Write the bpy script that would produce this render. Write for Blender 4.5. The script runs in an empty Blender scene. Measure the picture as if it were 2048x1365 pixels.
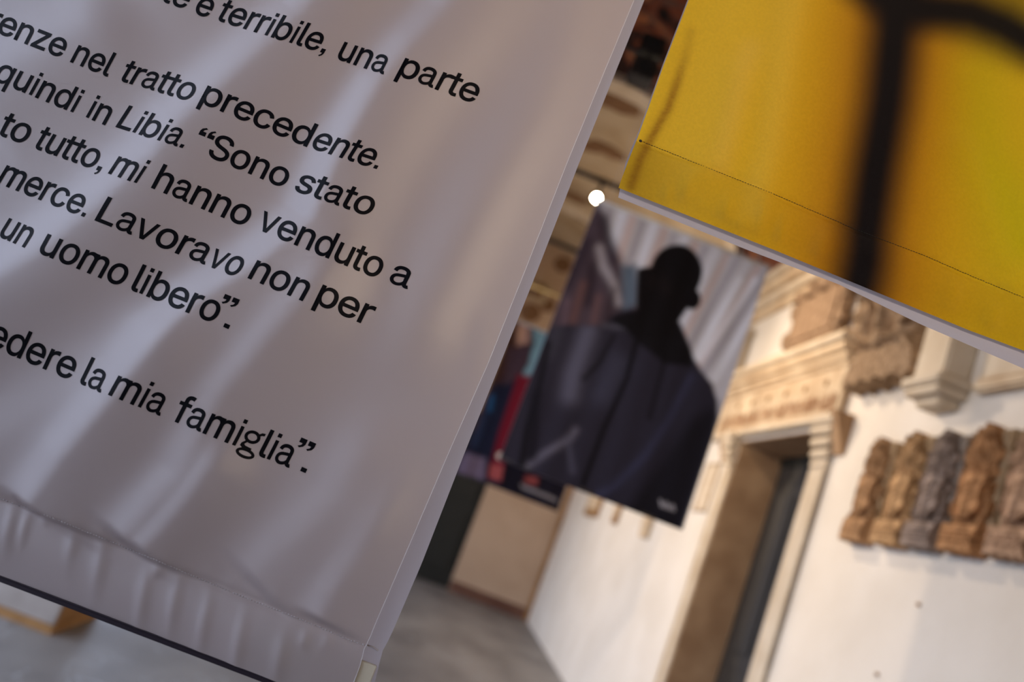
import bpy, bmesh, math, random
import numpy as np
from mathutils import Vector, Matrix
random.seed(7); np.random.seed(7)
SC = bpy.context.scene
COL = SC.collection
# ---------------------------------------------------------------- camera
F = 1620.0; ROLL = math.radians(21.2); PITCH = math.radians(11.1); YAW = math.radians(0.9)
CAM = np.array([0.0, 0.0, 1.6])
FW = np.array([math.sin(YAW)*math.cos(PITCH), math.cos(YAW)*math.cos(PITCH), math.sin(PITCH)])
_r = np.array([math.cos(YAW), -math.sin(YAW), 0.0]); _u = np.cross(_r, FW)
RI = math.cos(ROLL)*_r + math.sin(ROLL)*_u
UP = -math.sin(ROLL)*_r + math.cos(ROLL)*_u
cd = bpy.data.cameras.new('camera'); cam = bpy.data.objects.new('camera', cd); COL.objects.link(cam)
cd.sensor_width = 36.0; cd.lens = 36.0*F/2048.0; cd.clip_start = 0.05; cd.clip_end = 300
cam.matrix_world = Matrix(((RI[0], UP[0], -FW[0], CAM[0]), (RI[1], UP[1], -FW[1], CAM[1]), (RI[2], UP[2], -FW[2], CAM[2]), (0, 0, 0, 1)))
cd.dof.use_dof = True; cd.dof.focus_distance = 1.02; cd.dof.aperture_fstop = 2.0; cd.dof.aperture_blades = 9
SC.camera = cam
# ---------------------------------------------------------------- sky, lights, exposure
SC.view_settings.view_transform = 'Standard'; SC.view_settings.look = 'None'
SC.view_settings.gamma = 1.0; SC.view_settings.use_curve_mapping = False
SC.view_settings.exposure = 0.0
wd = bpy.data.worlds.new('sky'); SC.world = wd; wd.use_nodes = True
bg = wd.node_tree.nodes['Background']; bg.inputs[0].default_value = (0.64, 0.75, 1.0, 1); bg.inputs[1].default_value = SKY = 3.0
LAMP_COL = (1.0, 0.78, 0.56)
LAMPS = [  # name, kind, position, aim, watts, cone degrees, size
    ('fill_light_pillar_near', 'SPOT', (-1.66, 1.95, 3.3), (2.1, 3.7, 1.6), 170, 84, 0.12),  # unseen fill, added to brighten the near right wall
    ('fill_light_pillar_mid', 'SPOT', (-1.66, 5.43, 3.3), (2.15, 5.8, 1.9), 280, 88, 0.12),  # unseen fill, added for the wall around the doorway
    ('fill_light_pillar_far', 'SPOT', (-1.60, 9.23, 3.3), (2.15, 9.6, 3.5), 480, 165, 0.12),  # unseen fill, added for the far wall and vault
    ('lamp_light_rod', 'SPOT', (0.33, 6.05, 4.10), (2.15, 4.6, 2.3), 190, 140, 0.05),
    ('fill_light_behind', 'SPOT', (2.02, -2.0, 2.9), (0.66, 1.0, 2.6), 400, 46, 0.15),  # unseen fill behind the camera, added to brighten the yellow banner
]
for nm, kd, p, a, w_, cone, sz in LAMPS:
    ld = bpy.data.lights.new(nm, kd); lo = bpy.data.objects.new(nm, ld); COL.objects.link(lo)
    ld.energy = w_; ld.color = LAMP_COL; ld.shadow_soft_size = sz
    if kd == 'SPOT': ld.spot_size = math.radians(cone); ld.spot_blend = 1.0
    lo.location = p; lo.rotation_euler = (Vector(a)-Vector(p)).to_track_quat('-Z', 'Y').to_euler()

def ray(x, y): return (x-1024)/F*RI - (y-682.5)/F*UP + FW
def hit(x, y, axis, val):
    d = ray(x, y); t = (val-CAM[axis])/d[axis]; return CAM+t*d
def proj(P):
    V = np.asarray(P, float)-CAM; zz = V@FW
    return 1024+F*(V@RI)/zz, 682.5-F*(V@UP)/zz
GLYPHS = {'a':(389,[[160,-9,142,-8,126,-5,110,-1,94,5,80,12,68,22,57,32,48,45,40,58,35,73,31,90,30,108,31,123,34,138,38,150,43,161,50,171,58,179,67,187,78,193,89,199,100,203,112,207,125,211,138,213,152,216,165,218,178,220,234,227,244,228,252,230,259,232,265,235,270,238,273,243,275,248,276,255,276,257,275,268,273,279,271,288,267,297,262,304,256,311,248,317,240,322,230,326,220,329,208,330,196,331,183,330,171,329,159,326,149,322,140,318,132,313,124,307,118,301,112,294,107,288,103,281,100,274,41,291,48,308,57,322,67,335,79,346,91,355,104,364,118,370,133,375,148,379,163,382,179,384,194,384,204,384,215,383,227,382,239,379,251,376,263,372,275,367,286,360,296,353,306,343,315,333,322,320,329,306,333,290,336,272,337,251,337,0,277,0,277,52,272,52,269,45,264,38,258,32,252,25,244,18,236,12,226,6,215,1,203,-3,190,-6,176,-8],[170,45,187,46,202,49,216,53,228,59,239,66,248,74,257,83,263,93,269,104,272,115,275,126,276,138,276,190,273,188,270,186,265,184,259,182,253,180,246,179,239,177,231,176,200,171,175,168,165,166,154,164,144,162,134,159,125,155,117,150,110,145,103,139,98,132,95,124,93,115,92,105,92,95,94,87,98,79,102,72,107,66,114,61,121,56,130,52,139,49,149,47,159,46]]),'b':(424,[[229,-8,213,-7,198,-5,184,-1,172,4,162,10,153,17,145,24,138,31,132,39,127,46,122,53,118,59,112,59,112,0,53,0,53,509,114,509,114,319,118,319,122,325,127,331,132,338,137,346,144,353,152,360,161,367,171,373,183,378,197,381,212,384,229,384,252,383,274,378,294,371,313,361,330,347,345,332,359,313,370,293,379,270,385,245,389,218,390,189,389,160,385,133,379,108,370,84,359,64,346,45,330,29,313,16,294,5,274,-2,252,-7],[220,47,237,48,253,51,267,57,279,66,291,76,301,88,309,101,316,117,321,133,325,151,327,170,328,189,327,209,325,227,321,245,316,261,309,276,301,290,291,301,280,311,267,319,253,325,237,329,220,330,203,329,188,325,174,320,161,312,150,302,140,291,132,278,125,263,120,247,116,229,113,210,113,189,113,169,116,150,120,132,125,115,132,100,140,86,150,75,162,65,174,57,188,51,204,48]]),'c':(395,[[207,-8,182,-7,159,-2,137,6,117,16,98,30,82,46,68,64,56,85,46,108,40,133,36,159,34,187,36,216,40,243,46,268,56,291,68,312,82,330,98,346,117,360,137,371,159,378,182,383,207,384,221,384,234,383,247,380,260,377,272,373,284,368,295,362,305,356,315,349,324,341,332,332,340,322,347,312,353,301,358,289,362,277,303,262,301,269,298,276,294,283,290,289,286,295,281,301,276,306,270,311,264,315,257,319,250,322,242,325,234,327,226,329,217,329,207,330,189,329,173,325,158,319,145,310,134,300,124,287,115,274,108,258,103,242,99,224,97,206,96,187,97,169,99,151,103,134,108,117,115,102,124,89,134,76,145,66,158,57,173,51,189,48,207,46,217,47,226,48,234,49,243,52,250,54,258,58,264,62,271,66,277,71,282,76,287,82,292,89,296,95,299,102,302,110,304,117,363,102,359,90,354,78,348,67,341,56,334,46,325,37,316,29,306,21,296,15,285,9,273,4,261,-1,248,-4,235,-6,221,-8]]),'d':(424,[[195,-8,172,-7,151,-2,130,5,111,16,94,29,79,45,66,64,55,84,46,108,39,133,35,160,34,189,35,218,39,245,46,270,55,293,66,313,79,332,95,347,112,361,131,371,151,378,173,383,196,384,213,384,228,381,241,378,253,373,263,367,272,360,280,353,287,346,293,338,298,331,303,325,306,319,311,319,311,509,372,509,372,0,313,0,313,59,307,59,303,53,298,46,293,39,287,31,280,24,272,17,263,10,252,4,241,-1,227,-5,212,-7],[205,47,221,48,236,51,250,57,263,65,274,75,284,86,293,100,299,115,305,132,309,150,311,169,312,189,311,210,309,229,305,247,300,263,293,278,284,291,275,302,263,312,251,320,237,325,221,329,205,330,187,329,172,325,157,319,145,311,133,301,124,290,115,276,108,261,103,245,99,227,97,209,96,189,97,170,99,151,103,133,109,117,115,101,124,88,134,76,145,66,158,57,172,51,188,48]]),'e':(403,[[212,-8,185,-7,161,-2,138,6,117,16,98,30,82,46,68,64,56,85,46,108,40,132,35,159,34,187,35,215,39,242,46,267,55,290,67,311,81,329,97,346,115,359,135,370,157,378,180,383,205,384,221,384,236,382,251,379,266,374,280,368,294,361,307,351,319,341,331,329,341,315,350,299,357,282,363,263,368,242,370,219,371,194,371,169,75,169,75,221,338,221,310,202,309,220,307,237,303,254,298,269,291,282,283,294,273,305,263,314,250,321,237,326,222,329,205,330,189,329,173,326,159,321,146,313,135,304,125,294,116,282,109,270,103,256,99,241,97,226,96,211,96,178,97,157,100,139,104,122,110,106,118,92,128,80,139,70,151,61,165,55,179,50,195,47,212,46,224,47,234,48,244,50,254,53,263,56,271,61,278,66,285,73,292,80,297,88,302,96,306,105,365,91,360,77,353,63,345,51,335,39,324,29,311,19,298,11,283,4,266,-1,249,-5,231,-7]]),'f':(253,[[228,379,228,327,6,327,6,379],[81,0,81,432,82,447,84,461,89,474,96,486,104,496,113,505,124,513,135,519,148,524,161,527,174,529,187,530,197,530,207,529,215,528,222,527,229,525,234,524,239,522,243,521,227,468,215,472,211,473,206,473,200,474,195,474,182,473,171,470,162,466,154,460,149,452,145,443,142,431,142,419,142,0]]),'h':(410,[[114,227,114,0,53,0,53,509,114,509,114,287,102,287,112,312,124,332,137,349,152,362,169,372,187,379,207,383,227,384,246,383,264,380,280,376,295,369,309,360,321,349,332,336,341,321,348,304,353,285,356,264,357,240,357,0,296,0,296,235,295,256,290,275,283,291,273,304,260,315,246,323,229,328,210,329,197,328,184,326,172,322,161,317,150,311,141,303,133,293,126,283,121,271,117,257,114,243]]),'i':(166,[[53,0,53,379,114,379,114,0],[84,443,75,444,67,446,60,449,54,455,48,461,44,468,42,475,41,483,42,491,44,499,48,506,54,512,60,517,67,521,75,523,84,524,92,523,100,521,107,517,114,512,119,506,123,499,126,491,126,483,126,475,123,468,119,461,114,455,107,449,100,446,92,444]]),'l':(189,[[139,-2,119,-1,101,3,86,10,74,20,65,33,58,47,54,65,53,84,53,509,114,509,114,99,114,87,115,77,117,68,120,62,124,58,130,54,137,53,146,52,160,53,170,54,181,3,162,-1,156,-2,151,-2,145,-2]]),'m':(609,[[53,0,53,379,112,379,112,295,108,295,112,310,118,323,125,335,132,346,141,355,151,363,161,370,172,376,183,380,195,384,207,386,219,386,239,385,257,380,273,372,287,361,299,347,309,331,316,314,321,295,312,295,317,308,322,321,329,332,337,343,347,353,357,361,368,369,381,375,394,380,407,383,422,385,437,386,453,385,468,383,483,378,497,372,510,364,522,354,532,342,541,328,548,313,553,296,556,276,557,255,557,0,496,0,496,254,494,273,490,289,483,302,473,313,460,321,447,326,433,329,419,330,406,330,395,328,384,324,374,320,365,314,358,307,351,299,345,290,341,280,338,270,336,259,335,247,335,0,274,0,274,260,273,275,269,288,262,301,253,311,242,320,229,326,215,329,199,330,188,330,178,328,168,325,158,320,148,314,140,307,132,299,126,289,121,278,117,266,114,253,114,238,114,0]]),'n':(409,[[114,227,114,0,53,0,53,379,112,379,112,287,102,287,112,312,124,332,137,349,152,362,169,372,187,379,207,383,227,384,246,383,264,380,280,376,295,369,309,360,321,349,332,336,341,321,348,304,353,285,356,264,357,240,357,0,296,0,296,235,295,256,290,275,283,291,273,304,260,315,246,323,229,328,210,329,197,328,184,326,172,322,161,317,150,311,141,303,133,293,126,283,121,271,117,257,114,243]]),'o':(415,[[207,-8,182,-7,159,-2,137,6,117,16,98,30,82,46,68,64,56,85,46,108,40,133,36,159,34,187,36,216,40,243,46,268,56,291,68,312,82,330,98,346,117,360,137,371,159,378,182,383,207,384,233,383,256,378,278,371,299,360,317,346,333,330,347,312,359,291,369,268,376,243,380,216,381,187,380,159,376,133,369,108,359,85,347,64,333,46,317,30,299,16,278,6,256,-2,233,-7],[207,46,226,48,242,51,257,57,270,66,282,76,292,89,300,102,307,117,312,134,316,151,318,169,319,187,318,206,316,224,312,242,307,258,300,274,292,287,282,300,270,310,257,319,242,325,226,329,207,330,189,329,173,325,158,319,145,310,134,300,124,287,115,274,108,258,103,242,99,224,97,206,96,187,97,169,99,151,103,134,108,117,115,102,124,89,134,76,145,66,158,57,173,51,189,48]]),'p':(424,[[53,-143,53,379,112,379,112,319,118,319,122,325,126,331,131,338,137,346,144,353,152,360,161,367,171,373,183,378,197,381,212,384,229,384,252,383,274,378,294,371,313,361,330,347,345,332,359,313,370,293,379,270,385,245,389,218,390,189,389,160,385,133,379,108,370,84,359,64,346,45,330,29,313,16,294,5,274,-2,252,-7,229,-8,213,-7,198,-5,184,-1,173,4,162,10,153,17,145,24,138,31,132,39,127,46,122,53,118,59,114,59,114,-143],[220,47,237,48,253,51,267,57,279,66,291,76,301,88,309,101,316,117,321,133,325,151,327,170,328,189,327,209,325,227,321,245,316,261,309,276,301,290,291,301,280,311,267,319,253,325,237,329,220,330,203,329,188,325,174,320,161,312,150,302,140,291,132,278,125,263,120,247,116,229,113,210,113,189,113,169,116,150,120,132,125,115,132,100,140,86,150,75,162,65,174,57,188,51,204,48]]),'q':(424,[[372,-143,311,-143,311,59,306,59,302,53,298,46,293,39,287,31,280,24,272,17,263,10,252,4,241,-1,227,-5,212,-7,195,-8,172,-7,151,-2,130,5,111,16,94,29,79,45,66,64,55,84,46,108,39,133,35,160,34,189,35,218,39,245,46,270,55,293,66,313,79,332,95,347,112,361,131,371,151,378,173,383,196,384,213,384,228,381,241,378,253,373,263,367,272,360,280,353,287,346,293,338,298,331,303,325,307,319,313,319,313,379,372,379],[205,47,221,48,236,51,250,57,263,65,274,75,284,86,293,100,299,115,305,132,309,150,311,169,312,189,311,210,309,229,305,247,300,263,293,278,284,291,275,302,263,312,251,320,237,325,221,329,205,330,187,329,172,325,157,319,145,311,133,301,124,290,115,276,108,261,103,245,99,227,97,209,96,189,97,170,99,151,103,133,109,117,115,101,124,88,134,76,145,66,158,57,172,51,188,48]]),'r':(259,[[53,0,53,379,112,379,112,321,115,321,122,335,130,347,140,358,152,367,166,375,181,380,196,384,213,385,229,384,243,384,243,322,230,324,224,325,219,325,213,326,207,326,194,325,182,323,170,319,159,315,149,309,140,301,132,293,126,284,121,273,117,262,114,250,114,237,114,0]]),'t':(227,[[204,379,204,327,6,327,6,379],[65,471,126,471,126,98,127,86,128,76,132,68,136,61,142,56,150,53,159,51,170,50,185,51,202,54,213,2,208,0,203,-1,198,-2,192,-3,186,-3,180,-4,174,-4,168,-4,145,-3,125,2,107,10,92,21,80,35,72,52,67,71,65,93]]),'s':(365,[[182,-8,163,-7,145,-5,128,-2,112,3,98,10,84,18,72,27,62,38,53,50,45,63,40,78,36,94,94,107,99,92,105,79,114,69,124,60,136,54,150,49,165,46,181,45,200,46,217,50,232,55,244,62,255,71,262,81,267,91,268,103,267,112,265,121,260,129,254,136,246,142,237,147,225,151,212,155,149,170,125,177,104,186,87,196,72,208,61,222,53,237,48,255,47,274,48,290,51,305,57,319,65,332,75,343,87,354,100,363,115,370,131,377,149,381,167,384,187,384,206,384,223,381,239,378,254,372,267,366,279,358,290,349,299,339,307,328,314,316,319,303,324,290,268,277,264,288,258,298,251,307,243,316,232,323,219,328,205,331,187,333,171,332,156,329,143,324,131,317,121,308,114,299,110,289,109,277,110,267,112,258,117,250,124,243,133,237,144,232,157,227,172,223,229,209,254,202,275,194,292,183,306,171,317,158,325,142,330,125,331,107,330,90,326,75,321,61,312,47,302,35,290,24,276,15,260,6,242,0,223,-5,203,-7]]),'u':(410,[[182,-5,164,-4,146,-1,130,4,115,11,101,20,89,31,78,44,69,59,62,76,57,95,54,116,53,139,53,379,114,379,114,144,115,123,119,105,127,89,137,75,150,64,164,56,181,52,200,50,213,51,226,53,238,57,249,62,259,69,268,77,276,86,283,97,289,109,293,122,295,137,296,153,296,379,357,379,357,0,298,0,298,92,307,92,297,67,286,47,272,30,257,17,240,7,222,0,203,-4]]),'v':(389,[[163,0,17,379,84,379,165,155,171,138,177,121,182,104,187,87,191,70,196,53,201,37,206,21,184,21,189,37,194,53,198,70,203,87,207,104,213,121,218,138,224,155,305,379,371,379,226,0]]),'z':(380,[[42,0,42,46,254,320,254,323,48,323,48,379,333,379,333,331,126,60,126,56,339,56,339,0]]),'’':(176,[[52,318,82,509,151,509,98,318]]),'‘':(176,[[52,318,104,509,151,509,121,318]]),'.':(187,[[95,-4,86,-4,78,-1,70,3,63,9,57,16,53,24,50,32,50,41,50,50,53,59,57,66,63,73,70,79,78,83,86,86,95,87,104,86,113,83,121,79,128,73,134,66,138,59,140,50,141,41,140,32,138,24,134,16,128,9,121,3,113,-1,104,-4]]),',':(187,[[38,-119,68,71,137,71,84,-119]]),'L':(393,[[60,0,60,509,125,509,125,57,361,57,361,0]]),'S':(446,[[224,-9,197,-8,172,-4,149,1,128,9,108,19,91,31,76,45,64,60,54,77,46,96,41,115,38,137,104,137,107,123,110,110,116,98,123,88,132,79,142,71,154,64,166,59,180,55,194,52,209,50,224,49,241,50,257,52,272,55,286,60,299,66,311,74,321,82,329,92,336,102,341,114,345,126,346,139,345,151,342,161,338,171,332,179,325,186,316,193,307,199,296,205,284,209,272,214,259,218,245,222,184,239,154,249,128,260,105,274,86,289,71,307,60,326,54,348,52,372,53,393,58,413,65,431,75,448,87,463,102,476,119,488,138,498,158,506,180,511,203,514,227,516,252,514,275,511,296,505,316,498,334,488,351,476,365,463,377,449,387,433,394,415,399,397,401,378,337,378,334,396,326,412,316,426,302,437,286,447,267,453,247,457,225,459,209,458,194,456,180,452,167,448,156,442,145,435,136,427,129,418,123,409,118,398,116,387,115,376,116,363,119,352,124,342,131,334,139,326,148,319,158,313,169,308,180,304,191,300,202,296,212,293,264,279,276,276,287,272,299,268,312,264,324,258,336,252,347,245,359,238,369,229,379,220,387,209,395,198,401,185,405,171,407,155,408,139,407,118,403,99,396,81,386,64,374,48,360,34,343,21,323,11,302,2,278,-4,252,-8]]),'è':(403,[[212,-8,185,-7,161,-2,138,6,117,16,98,30,82,46,68,64,56,85,46,108,40,132,35,159,34,187,35,215,39,242,46,267,55,290,67,311,81,329,97,346,115,359,135,370,157,378,180,383,205,384,221,384,236,382,251,379,266,374,280,368,294,361,307,351,319,341,331,329,341,315,350,299,357,282,363,263,368,242,370,219,371,194,371,169,75,169,75,221,338,221,310,202,309,220,307,237,303,254,298,269,291,282,283,294,273,305,263,314,250,321,237,326,222,329,205,330,189,329,173,326,159,321,146,313,135,304,125,294,116,282,109,270,103,256,99,241,97,226,96,211,96,178,97,157,100,139,104,122,110,106,118,92,128,80,139,70,151,61,165,55,179,50,195,47,212,46,224,47,234,48,244,50,254,53,263,56,271,61,278,66,285,73,292,80,297,88,302,96,306,105,365,91,360,77,353,63,345,51,335,39,324,29,311,19,298,11,283,4,266,-1,249,-5,231,-7],[180,429,114,529,182,529,230,429]]),'”':(300,[[52,318,82,509,151,509,98,318],[175,318,205,509,274,509,222,318]]),'“':(300,[[52,318,104,509,151,509,121,318],[175,318,228,509,274,509,244,318]]),'g':(425,[[207,-151,187,-150,168,-148,150,-144,134,-140,119,-134,105,-127,93,-119,82,-110,73,-101,64,-91,57,-80,51,-69,101,-41,106,-47,110,-53,116,-59,122,-66,128,-72,136,-78,145,-83,154,-88,165,-92,178,-95,192,-97,207,-97,229,-96,249,-92,267,-85,282,-75,295,-62,304,-47,310,-28,311,-6,311,68,306,68,302,62,298,56,293,49,287,41,280,34,272,28,263,21,252,16,241,11,227,8,212,5,195,5,173,6,152,10,132,17,113,27,95,39,80,53,67,71,55,90,46,112,39,136,35,163,34,191,35,220,39,246,46,271,55,293,66,314,80,332,95,347,112,361,131,371,152,378,173,383,196,384,213,384,228,382,242,378,253,373,264,367,273,360,281,353,288,346,294,338,299,331,304,325,308,319,313,319,313,379,372,379,372,-9,371,-32,367,-54,360,-73,350,-90,338,-104,324,-117,308,-127,291,-136,271,-142,251,-147,229,-150],[205,59,222,60,237,63,251,68,264,75,275,84,285,95,293,107,300,121,305,137,309,154,312,172,312,193,312,212,309,231,305,248,300,264,293,278,285,291,275,303,264,312,251,320,237,325,222,329,205,330,188,329,172,325,158,320,145,312,134,302,124,290,115,277,109,262,103,246,99,229,97,212,96,193,97,173,99,155,103,138,109,123,116,108,124,96,134,85,145,76,158,68,172,63,188,60]])}
# ---------------------------------------------------------------- helpers
def lin(r, g, b):
    f = lambda c: ((c/255)/12.92 if c/255 <= 0.04045 else ((c/255+0.055)/1.055)**2.4)
    return (f(r), f(g), f(b), 1.0)

def mat(name, col, rough=0.6, col2=None, scale=8.0, bump=0.0, bscale=40.0, spec=0.4, metal=0.0, detail=6, attr=None,
        stretch=(1, 1, 1), lo=0.35, hi=0.65):
    m = bpy.data.materials.new(name); m.use_nodes = True
    nt = m.node_tree; p = nt.nodes['Principled BSDF']
    p.inputs['Roughness'].default_value = rough; p.inputs['Metallic'].default_value = metal
    p.inputs['Specular IOR Level'].default_value = spec
    p.inputs['Base Color'].default_value = col
    tc = nt.nodes.new('ShaderNodeTexCoord'); mp = nt.nodes.new('ShaderNodeMapping'); mp.inputs['Scale'].default_value = stretch
    nt.links.new(tc.outputs['Object'], mp.inputs[0])
    src = None
    if attr:
        at = nt.nodes.new('ShaderNodeAttribute'); at.attribute_name = attr; src = at.outputs['Color']
    if col2 is not None:
        n = nt.nodes.new('ShaderNodeTexNoise'); n.inputs['Scale'].default_value = scale; n.inputs['Detail'].default_value = detail
        nt.links.new(mp.outputs[0], n.inputs[0])
        mr = nt.nodes.new('ShaderNodeMapRange'); mr.inputs[1].default_value = lo; mr.inputs[2].default_value = hi
        nt.links.new(n.outputs[0], mr.inputs[0])
        mx = nt.nodes.new('ShaderNodeMix'); mx.data_type = 'RGBA'
        nt.links.new(mr.outputs[0], mx.inputs[0])
        if src: nt.links.new(src, mx.inputs[6]); mx.blend_type = 'MULTIPLY'
        else: mx.inputs[6].default_value = col
        mx.inputs[7].default_value = col2
        src = mx.outputs[2]
    if src: nt.links.new(src, p.inputs['Base Color'])
    if bump:
        n = nt.nodes.new('ShaderNodeTexNoise'); n.inputs['Scale'].default_value = bscale; n.inputs['Detail'].default_value = 4
        nt.links.new(mp.outputs[0], n.inputs[0])
        b = nt.nodes.new('ShaderNodeBump'); b.inputs['Strength'].default_value = bump; b.inputs['Distance'].default_value = 0.01
        nt.links.new(n.outputs[0], b.inputs['Height']); nt.links.new(b.outputs[0], p.inputs['Normal'])
    return m

def weave(m, scale, strength, dist=0.0003):
    """fine woven thread relief on a cloth material"""
    nt = m.node_tree; p = nt.nodes['Principled BSDF']
    tc = nt.nodes.new('ShaderNodeTexCoord'); hs = []
    for d in ('X', 'Z'):
        w = nt.nodes.new('ShaderNodeTexWave'); w.bands_direction = d; w.inputs['Scale'].default_value = scale
        w.inputs['Distortion'].default_value = 0.6
        nt.links.new(tc.outputs['Object'], w.inputs[0]); hs.append(w)
    a = nt.nodes.new('ShaderNodeMath'); a.operation = 'ADD'
    nt.links.new(hs[0].outputs['Fac'], a.inputs[0]); nt.links.new(hs[1].outputs['Fac'], a.inputs[1])
    b = nt.nodes.new('ShaderNodeBump'); b.inputs['Strength'].default_value = strength; b.inputs['Distance'].default_value = dist
    nt.links.new(a.outputs[0], b.inputs['Height']); nt.links.new(b.outputs[0], p.inputs['Normal'])

def link(name, me, m, parent=None):
    me.name = name
    if m: me.materials.append(m)
    o = bpy.data.objects.new(name, me); COL.objects.link(o)
    if parent: o.parent = parent
    return o
def pydata(name, v, f, m, parent=None, smooth=False):
    me = bpy.data.meshes.new(name); me.from_pydata([tuple(p) for p in v], [], f); me.update()
    if smooth: me.polygons.foreach_set('use_smooth', [True]*len(me.polygons))
    return link(name, me, m, parent)
def thing(name, label, cat, loc=(0, 0, 0), group=None, rotz=0):
    o = bpy.data.objects.new(name, None); COL.objects.link(o); o.location = loc; o.rotation_euler = (0, 0, rotz)
    o.empty_display_size = 0.1
    return tag(o, label, cat, group)
def tag(o, label, cat, group=None):
    o['label'] = label; o['category'] = cat
    if group: o['group'] = group
    return o
def struct(o):
    o['kind'] = 'structure'; return o

class MB:
    def __init__(s): s.b = bmesh.new()
    def box(s, a, b, bev=0.0):
        g = bmesh.ops.create_cube(s.b, size=1.0)['verts']
        a = Vector(a); b = Vector(b)
        for v in g: v.co = Vector((a[i]+(b[i]-a[i])*(v.co[i]+0.5) for i in range(3)))
        if bev:
            es = list({e for v in g for e in v.link_edges})
            bmesh.ops.bevel(s.b, geom=es, offset=bev, segments=2, affect='EDGES')
        return s
    def prism(s, pts, axis, lo, hi):
        """extrude a polygon given in the two other axes"""
        def P(p, h):
            q = list(p); q.insert(axis, h); return s.b.verts.new(q)
        A = [P(p, lo) for p in pts]; B = [P(p, hi) for p in pts]; n = len(pts)
        s.b.faces.new(A); s.b.faces.new(B[::-1])
        for i in range(n): s.b.faces.new((A[i], B[i], B[(i+1) % n], A[(i+1) % n]))
        return s
    def tube(s, pts, r, n=10, cap=True):
        pts = [Vector(p) for p in pts]; rings = []
        rr = r if isinstance(r, (list, tuple)) else [r]*len(pts)
        for i, p in enumerate(pts):
            d = (pts[min(i+1, len(pts)-1)]-pts[max(i-1, 0)]).normalized()
            a = d.orthogonal().normalized() if abs(d.z) > 0.9 else d.cross(Vector((0, 0, 1))).normalized()
            c = d.cross(a)
            rings.append([s.b.verts.new(p+(a*math.cos(t)+c*math.sin(t))*rr[i]) for t in [2*math.pi*k/n for k in range(n)]])
        for A, B in zip(rings, rings[1:]):
            for k in range(n): s.b.faces.new((A[k], A[(k+1) % n], B[(k+1) % n], B[k]))
        if cap: s.b.faces.new(rings[0][::-1]); s.b.faces.new(rings[-1])
        return s
    def ball(s, c, r, u=14, v=9):
        g = bmesh.ops.create_uvsphere(s.b, u_segments=u, v_segments=v, radius=1.0)['verts']
        r = Vector(r) if isinstance(r, (tuple, list)) else Vector((r, r, r))
        for q in g: q.co = Vector((c[i]+q.co[i]*r[i] for i in range(3)))
        return s
    def build(s, name, m, parent=None, smooth=False):
        bmesh.ops.recalc_face_normals(s.b, faces=s.b.faces)
        me = bpy.data.meshes.new(name); s.b.to_mesh(me); s.b.free()
        if smooth: me.polygons.foreach_set('use_smooth', [True]*len(me.polygons))
        return link(name, me, m, parent)

def translucent(m, fac, tint=None):
    nt = m.node_tree; p = nt.nodes['Principled BSDF']; out = nt.nodes['Material Output']
    t = nt.nodes.new('ShaderNodeBsdfTranslucent'); mx = nt.nodes.new('ShaderNodeMixShader'); mx.inputs[0].default_value = fac
    if p.inputs['Base Color'].links: nt.links.new(p.inputs['Base Color'].links[0].from_socket, t.inputs[0])
    else: t.inputs[0].default_value = tint or p.inputs['Base Color'].default_value
    nt.links.new(p.outputs[0], mx.inputs[1]); nt.links.new(t.outputs[0], mx.inputs[2]); nt.links.new(mx.outputs[0], out.inputs[0])

# ---------------------------------------------------------------- materials
M = {}
M['plaster'] = mat('lime_plaster', (0.80, 0.745, 0.66, 1), 0.8, (0.73, 0.67, 0.58, 1), 2.2, 0.15, 30, spec=0.2)
M['stone'] = mat('istrian_stone', (0.72, 0.58, 0.40, 1), 0.75, (0.55, 0.40, 0.25, 1), 5, 0.5, 22, spec=0.25)
M['stone_light'] = mat('pale_stone', (0.70, 0.60, 0.46, 1), 0.75, (0.60, 0.49, 0.35, 1), 5, 0.3, 22, spec=0.25)
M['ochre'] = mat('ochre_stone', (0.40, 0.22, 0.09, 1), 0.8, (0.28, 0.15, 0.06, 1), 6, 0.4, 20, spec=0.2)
M['grey_stone'] = mat('worn_grey_stone', (0.40, 0.36, 0.33, 1), 0.8, (0.33, 0.29, 0.26, 1), 6, 0.3, 20, spec=0.2)
M['reveal'] = mat('brown_reveal_stone', (0.50, 0.33, 0.19, 1), 0.8, (0.36, 0.22, 0.12, 1), 4, 0.3, 14, spec=0.2)
M['panel'] = mat('end_panel_plaster', (0.55, 0.40, 0.28, 1), 0.8, (0.48, 0.34, 0.23, 1), 1.5, 0.1, 20, spec=0.2)
M['dark_base'] = mat('dark_brown_base', (0.12, 0.05, 0.03, 1), 0.6, (0.17, 0.08, 0.05, 1), 5, 0.1)
M['wood_dark'] = mat('charcoal_painted_wood', (0.020, 0.020, 0.020, 1), 0.5, (0.038, 0.035, 0.032, 1), 5, 0.2, 14, stretch=(6, 6, 1))
M['door_black'] = mat('black_green_wood', (0.010, 0.011, 0.008, 1), 0.6, (0.016, 0.016, 0.012, 1), 5, 0.2, 14, stretch=(6, 6, 1))
M['floor'] = mat('grey_marble_floor', (0.25, 0.235, 0.22, 1), 0.5, (0.14, 0.13, 0.125, 1), 1.6, 0.05, 20, spec=0.3, detail=8, stretch=(1, 0.55, 1))
M['iron'] = mat('black_iron', (0.012, 0.010, 0.010, 1), 0.5, (0.03, 0.02, 0.015, 1), 20)
M['brass_rod'] = mat('ochre_painted_iron', (0.42, 0.34, 0.17, 1), 0.5, (0.22, 0.16, 0.08, 1), 20)
M['golden'] = mat('golden_vault_plaster', (0.56, 0.45, 0.31, 1), 0.85, (0.42, 0.31, 0.19, 1), 1.6, 0.1, 20, spec=0.15)
M['cord'] = mat('thin_white_cord', (0.5, 0.5, 0.5, 1), 0.7)
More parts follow.
